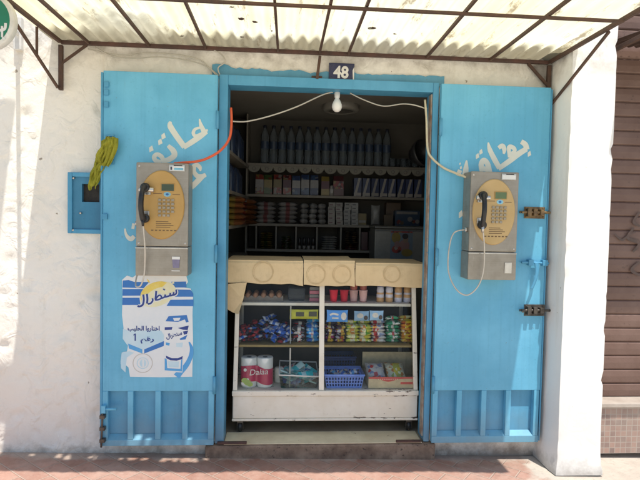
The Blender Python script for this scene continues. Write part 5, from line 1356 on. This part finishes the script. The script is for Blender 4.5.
# tumbled wrappers on the left
hm = colmat('heap_maroon', (.30, .03, .035), .3); hb_ = colmat('heap_blue', (.03, .11, .42), .28); hs_ = colmat('heap_silver', (.50, .54, .62), .25, .2); hk = colmat('heap_dark', (.025, .02, .035), .3)
kinds = [('dark red', [hm, hk], .22), ('blue', [hb_, hs_], .45), ('silver', [hs_, hb_], .15), ('dark', [hk, hm], .18)]
protos = {}
rn = random.Random(44)
for k in range(135):
    fx = rn.random(); px = 240+50*fx
    nm = rn.choices(range(4), [ .42, .12, .1, .36] if fx < .36 else [.06, .58, .22, .14])[0]
    Y = .215+rn.random()*.16
    zmax = .055+.085*math.exp(-((px-266)/20)**2)*(.55+.45*(Y-.22)/.16) if px > 248 else .075
    z = S2+.012+rn.random()*zmax
    if nm not in protos:
        m = MB(); m.pillow(.062, .034, .016, None, 0, band=(.3, .55), seed=nm, nx=10, ny=5, wob=.25)
        o = part('sweet', m, kinds[nm][1]); o['label'] = '%s wrapped sweet in the tumbled heap below the eggs' % kinds[nm][0]; o['category'] = 'sweet'; o['group'] = '%s sweets in the heap' % kinds[nm][0]; protos[nm] = o
    else: o = protos[nm].copy(); COL.objects.link(o)
    o.location = (X_(px, 340, Y), Y, z); o.rotation_euler = (rn.uniform(-.7, .9), rn.uniform(-.6, .6), rn.uniform(-1.4, 1.4))

# --- bottom of the case
CB = .3595
x0, x1 = X_(240, 391, .14), X_(272.5, 391, .14); zt_ = Z_(256, 358.5, .14)
tp = thing('toilet_paper_pack', 'pack of white toilet rolls with pink Dalaa wrapper in the counter bottom', 'toilet paper', ((x0+x1)/2, .25, CB))
rw = (x1-x0)/4; 
for i in range(2):
    for lv in range(2):
        m = MB(); c_ = (x0+rw*(1+2*i), .14+rw, CB+.001+lv*(zt_-CB)/2); hh = (zt_-CB)/2-.001
        m.lathe([(rw*.3,0),(rw*.93,0),(rw,.006),(rw,hh-.006),(rw*.93,hh),(rw*.3,hh-.002)], c_, 28); part('roll', m, pm('tissue', (.76, .78, .74), (.70, .73, .70), 15, .9, 0, .3, 90), tp)
# wrapper: band hugging the two front rolls
m = MB(); n = 16; pr = []
for i in range(2):
    for k in range(n+1):
        a_ = PI+PI*k/n
        if (i == 0 and k/n > .86) or (i == 1 and k/n < .14): continue
        pr.append((x0+rw*(1+2*i)+(rw+.0015)*math.cos(a_), .14+rw+(rw+.0015)*math.sin(a_)*1.0))
h0, h1 = CB+(zt_-CB)*.16, CB+(zt_-CB)*.70
vs = []
for x, y in pr:
    lift = .012*math.sin((x-x0)*26)
    vs += [(x, y-.001, h0+lift), (x, y-.001, h1+lift)]
m.add(vs, [(2*i, 2*i+2, 2*i+3, 2*i+1) for i in range(len(pr)-1)], 0, True)
part('wrapper', m, colmat('pink_tissue_wrapper', (.46, .035, .10), .25), tp)
m = MB(); cxm = (x0+x1)/2; yl_ = .1365
text_mb(m, 'Dalaa', (cxm+.012, CB+(zt_-CB)*.46), .052, yl_-.0012, 0, 1.0, R(4), 0, 'CENTER', .25)
text_mb(m, 'soft', (cxm+.008, CB+(zt_-CB)*.36), .018, yl_-.001, 0, 1, R(4), 0) if False else None
m.disc((x0+.03, CB+(zt_-CB)*.62), .010, .010, 0, 16, yl_-.0005)
for dx, dz, r_, mi in ((.028,.27,.020,1),(.045,.20,.022,1),(.025,.17,.018,0),(.06,.14,.018,1),(.045,.30,.010,0)): m.disc((x0+dx, CB+(zt_-CB)*dz), r_, r_*.8, mi, 16, yl_-.0005-r_*.02)
part('printed_name', m, [M['white'], colmat('leaf_green_print', (.30, .42, .10))], tp)
m = MB(); x = X_(275.5, 390, .22); m.lathe([(.001,0),(.028,0),(.03,.006),(.03,.085),(.024,.094),(.001,.094)], (x+.02, .27, CB+.001), 20)
solo('toilet_roll', m, colmat('loose_roll', (.60, .57, .50), .9), 'loose off-white roll behind the pink pack', 'toilet roll', (x+.02, .27, CB))

# wire tray with teal sachets
a = at(279, 390.5, .17); b = at(318, 371, .17)
wt_ = thing('sachet_tray', 'pale plastic tray filled with teal sachets in the counter bottom', 'tray', ((a.x+b.x)/2, .27, CB))
m = MB(); zt_ = CB+.085
m.add([(a.x+.012,.14,CB+.001),(b.x-.012,.14,CB+.001),(b.x-.012,.36,CB+.001),(a.x+.012,.36,CB+.001),(a.x,.13,zt_),(b.x,.13,zt_-.01),(b.x,.35,zt_+.02),(a.x,.35,zt_+.03)], [(0,3,2,1),(0,1,5,4),(1,2,6,5),(2,3,7,6),(3,0,4,7)])
o = part('tub', m, glass_mat('clear_tray_plastic', (.72, .78, .76), .6), wt_)
m = MB(); m.tube([(a.x,.13,zt_),(b.x,.13,zt_-.01),(b.x,.35,zt_+.02),(a.x,.35,zt_+.03),(a.x,.13,zt_)], .005, 8); part('rim', m, M['white'], wt_)
teal = colmat('teal_sachet', (.03, .42, .45), .3); ptl = colmat('pale_teal_sachet', (.40, .60, .60), .3)
rn = random.Random(9); protos = {}
tn = [('teal', [teal, ptl]), ('pale teal', [ptl, teal]), ('dark blue', [dkb, ptl]), ('white', [wt, teal])]
for k in range(34):
    nm = rn.choices(range(4), [.4, .25, .2, .15])[0]
    if nm not in protos:
        m = MB(); m.pillow(.10, .045, .010, None, 0, band=(.25, .45), seed=nm+50, nx=10, ny=5, wob=.3)
        o = part('sachet', m, tn[nm][1]); o['label'] = '%s sachet lying in the pale plastic tray' % tn[nm][0]; o['category'] = 'sachet'; o['group'] = '%s sachets in the tray' % tn[nm][0]; protos[nm] = o
    else: o = protos[nm].copy(); COL.objects.link(o)
    u = rn.uniform(.16, .84); y = rn.uniform(.165, .31)
    o.location = (a.x+(b.x-a.x)*u, y, CB+.02+rn.random()*.075*(.6+.6*(1-abs(2*u-1)))); o.rotation_euler = (rn.uniform(-.2, 1.1), rn.uniform(-.5, .5), rn.uniform(-.9, .9))
m = MB(); p0 = at(281, 370, .19); p1 = at(316, 383, .17); m.bar(p0, p1, .020, .008); solo('ruler_strip', m, ptl, 'long pale strip lying across the tray of teal sachets', 'strip', tuple((p0+p1)/2))

# blue perforated baskets
def basket(x0, x1, y0, y1, z0, z1, mat, label, rows=3, cols=13):
    t = thing('plastic_basket', label, 'basket', ((x0+x1)/2, (y0+y1)/2, z0))
    m = MB(); fl = .014
    def wall(p, q, pt, qt, cols):
        P = lambda u, v: (Vector(p)*(1-u)+Vector(q)*u)*(1-v)+(Vector(pt)*(1-u)+Vector(qt)*u)*v
        us = [0]; 
        for c in range(cols): us += [(c+.2)/cols, (c+.8)/cols]
        us.append(1); vsx = [0]
        for r_ in range(rows): vsx += [.08+(r_+.15)*.78/rows, .08+(r_+.85)*.78/rows]
        vsx.append(1)
        for i in range(len(us)-1):
            for j in range(len(vsx)-1):
                if i % 2 == 1 and j % 2 == 1: continue
                m.add([P(us[i],vsx[j]), P(us[i+1],vsx[j]), P(us[i+1],vsx[j+1]), P(us[i],vsx[j+1])], [(0,1,2,3)])
    b = [(x0+fl,y0+fl,z0),(x1-fl,y0+fl,z0),(x1-fl,y1-fl,z0),(x0+fl,y1-fl,z0)]; tt = [(x0,y0,z1),(x1,y0,z1),(x1,y1,z1),(x0,y1,z1)]
    for i, c in ((0, cols), (1, 7), (2, cols), (3, 7)): wall(b[i], b[(i+1)%4], tt[i], tt[(i+1)%4], c)
    m.poly(b)
    o = part('perforated_body', m, mat, t); s_ = o.modifiers.new('thick', 'SOLIDIFY'); s_.thickness = .003
    m = MB(); m.tube([Vector(tt[i]) for i in range(4)]+[Vector(tt[0])], .007, 8); part('rim', m, mat, t)
    return t
x0, x1 = X_(324, 390, .17), X_(363, 390, .17)
bas = colmat('cornflower_plastic', (.13, .22, .55), .35)
basket(x0, x1, .13, .32, CB+.001, Z_(340, 374, .16), bas, 'cornflower blue perforated basket right of the centre post')
basket(x0+.0, x1-.02, .37, .52, CB+.001, Z_(340, 357, .38), colmat('navy_plastic', (.03, .045, .13), .4), 'dark blue tall basket behind the cornflower blue one', 5, 12)
rn = random.Random(19); protos = {}
for k in range(30):
    nm = k % 3
    if nm not in protos:
        m = MB(); m.pillow(.05, .03, .012, None, 0, band=(.3, .6), seed=nm+70, nx=8, ny=5, wob=.3); o = part('sweet', m, [[wt, dkb], [dkb, wt], [slv, bl2]][nm]); lb = ('white', 'blue', 'silver')[nm]
        o['label'] = '%s sweet inside the cornflower blue basket' % lb; o['category'] = 'sweet'; o['group'] = '%s sweets in the basket' % lb; protos[nm] = o
    else: o = protos[nm].copy(); COL.objects.link(o)
    o.location = (rn.uniform(x0+.04, x1-.04), rn.uniform(.16, .28), CB+.012+rn.random()*.07); o.rotation_euler = (rn.uniform(-1, 1), rn.uniform(-.6, .6), rn.uniform(-1.5, 1.5))

# open carton with red wave
a = at(367.5, 391, .16); b = at(414.5, 375.5, .16); z1 = b.z
cb = thing('open_carton', 'open tan carton with red wavy print at the right of the counter bottom', 'carton', ((a.x+b.x)/2, .28, CB))
m = MB(); tk = .004; y0, y1 = .13, .40; z0 = CB+.001
m.box(a.x, b.x, y0, y0+tk, z0, z1); m.box(a.x, b.x, y1-tk, y1, z0, z1+.09); m.box(a.x, a.x+tk, y0+tk, y1-tk, z0, z1); m.box(b.x-tk, b.x, y0+tk, y1-tk, z0, z1); m.box(a.x+tk, b.x-tk, y0+tk, y1-tk, z0, z0+tk)
part('box', m, colmat('tan_open_carton', (.45, .38, .24), .8), cb)
m = MB(); w_ = b.x-a.x; h_ = z1-z0; n = 24; pts = []
for i in range(n+1):
    u = i/n; lo = z1-h_*(.16+.26*math.exp(-((u-.42)/.16)**2) if u < .75 else .16-.08*(u-.75)); pts.append((a.x+w_*u, lo))
for (p, q) in zip(pts, pts[1:]): m.poly([(p[0], y0-.0008, p[1]), (q[0], y0-.0008, q[1]), (q[0], y0-.0008, z1), (p[0], y0-.0008, z1)])
m.box(a.x+w_*.68, b.x-.004, y0-.0012, y0-.0002, z0+h_*.36, z0+h_*.56)
for u in [.2+.04*i for i in range(11)]: m.box(a.x+w_*u, a.x+w_*(u+.022), y0-.0016, y0-.0009, z1-h_*.23, z1-h_*.16, 1)
part('printed_wave', m, [colmat('carton_red', (.46, .07, .06), .6), colmat('carton_pale', (.62, .50, .40), .6)], cb)
for px, mts, lab in ((375, [wt, pale], 'white bag showing at the left inside the open carton'), (395, [pale, lime], 'pale yellow bag showing in the middle of the open carton')):
    x = X_(px, 372, .26); m = MB(); m.pillow(.12, .13, .05, T(x, .27, z1+.005, R(30)), 0, band=(.35, .7) if px > 380 else None, seed=px); solo('bag', m, mts, lab, 'bag', (x, .27, z1-.03))
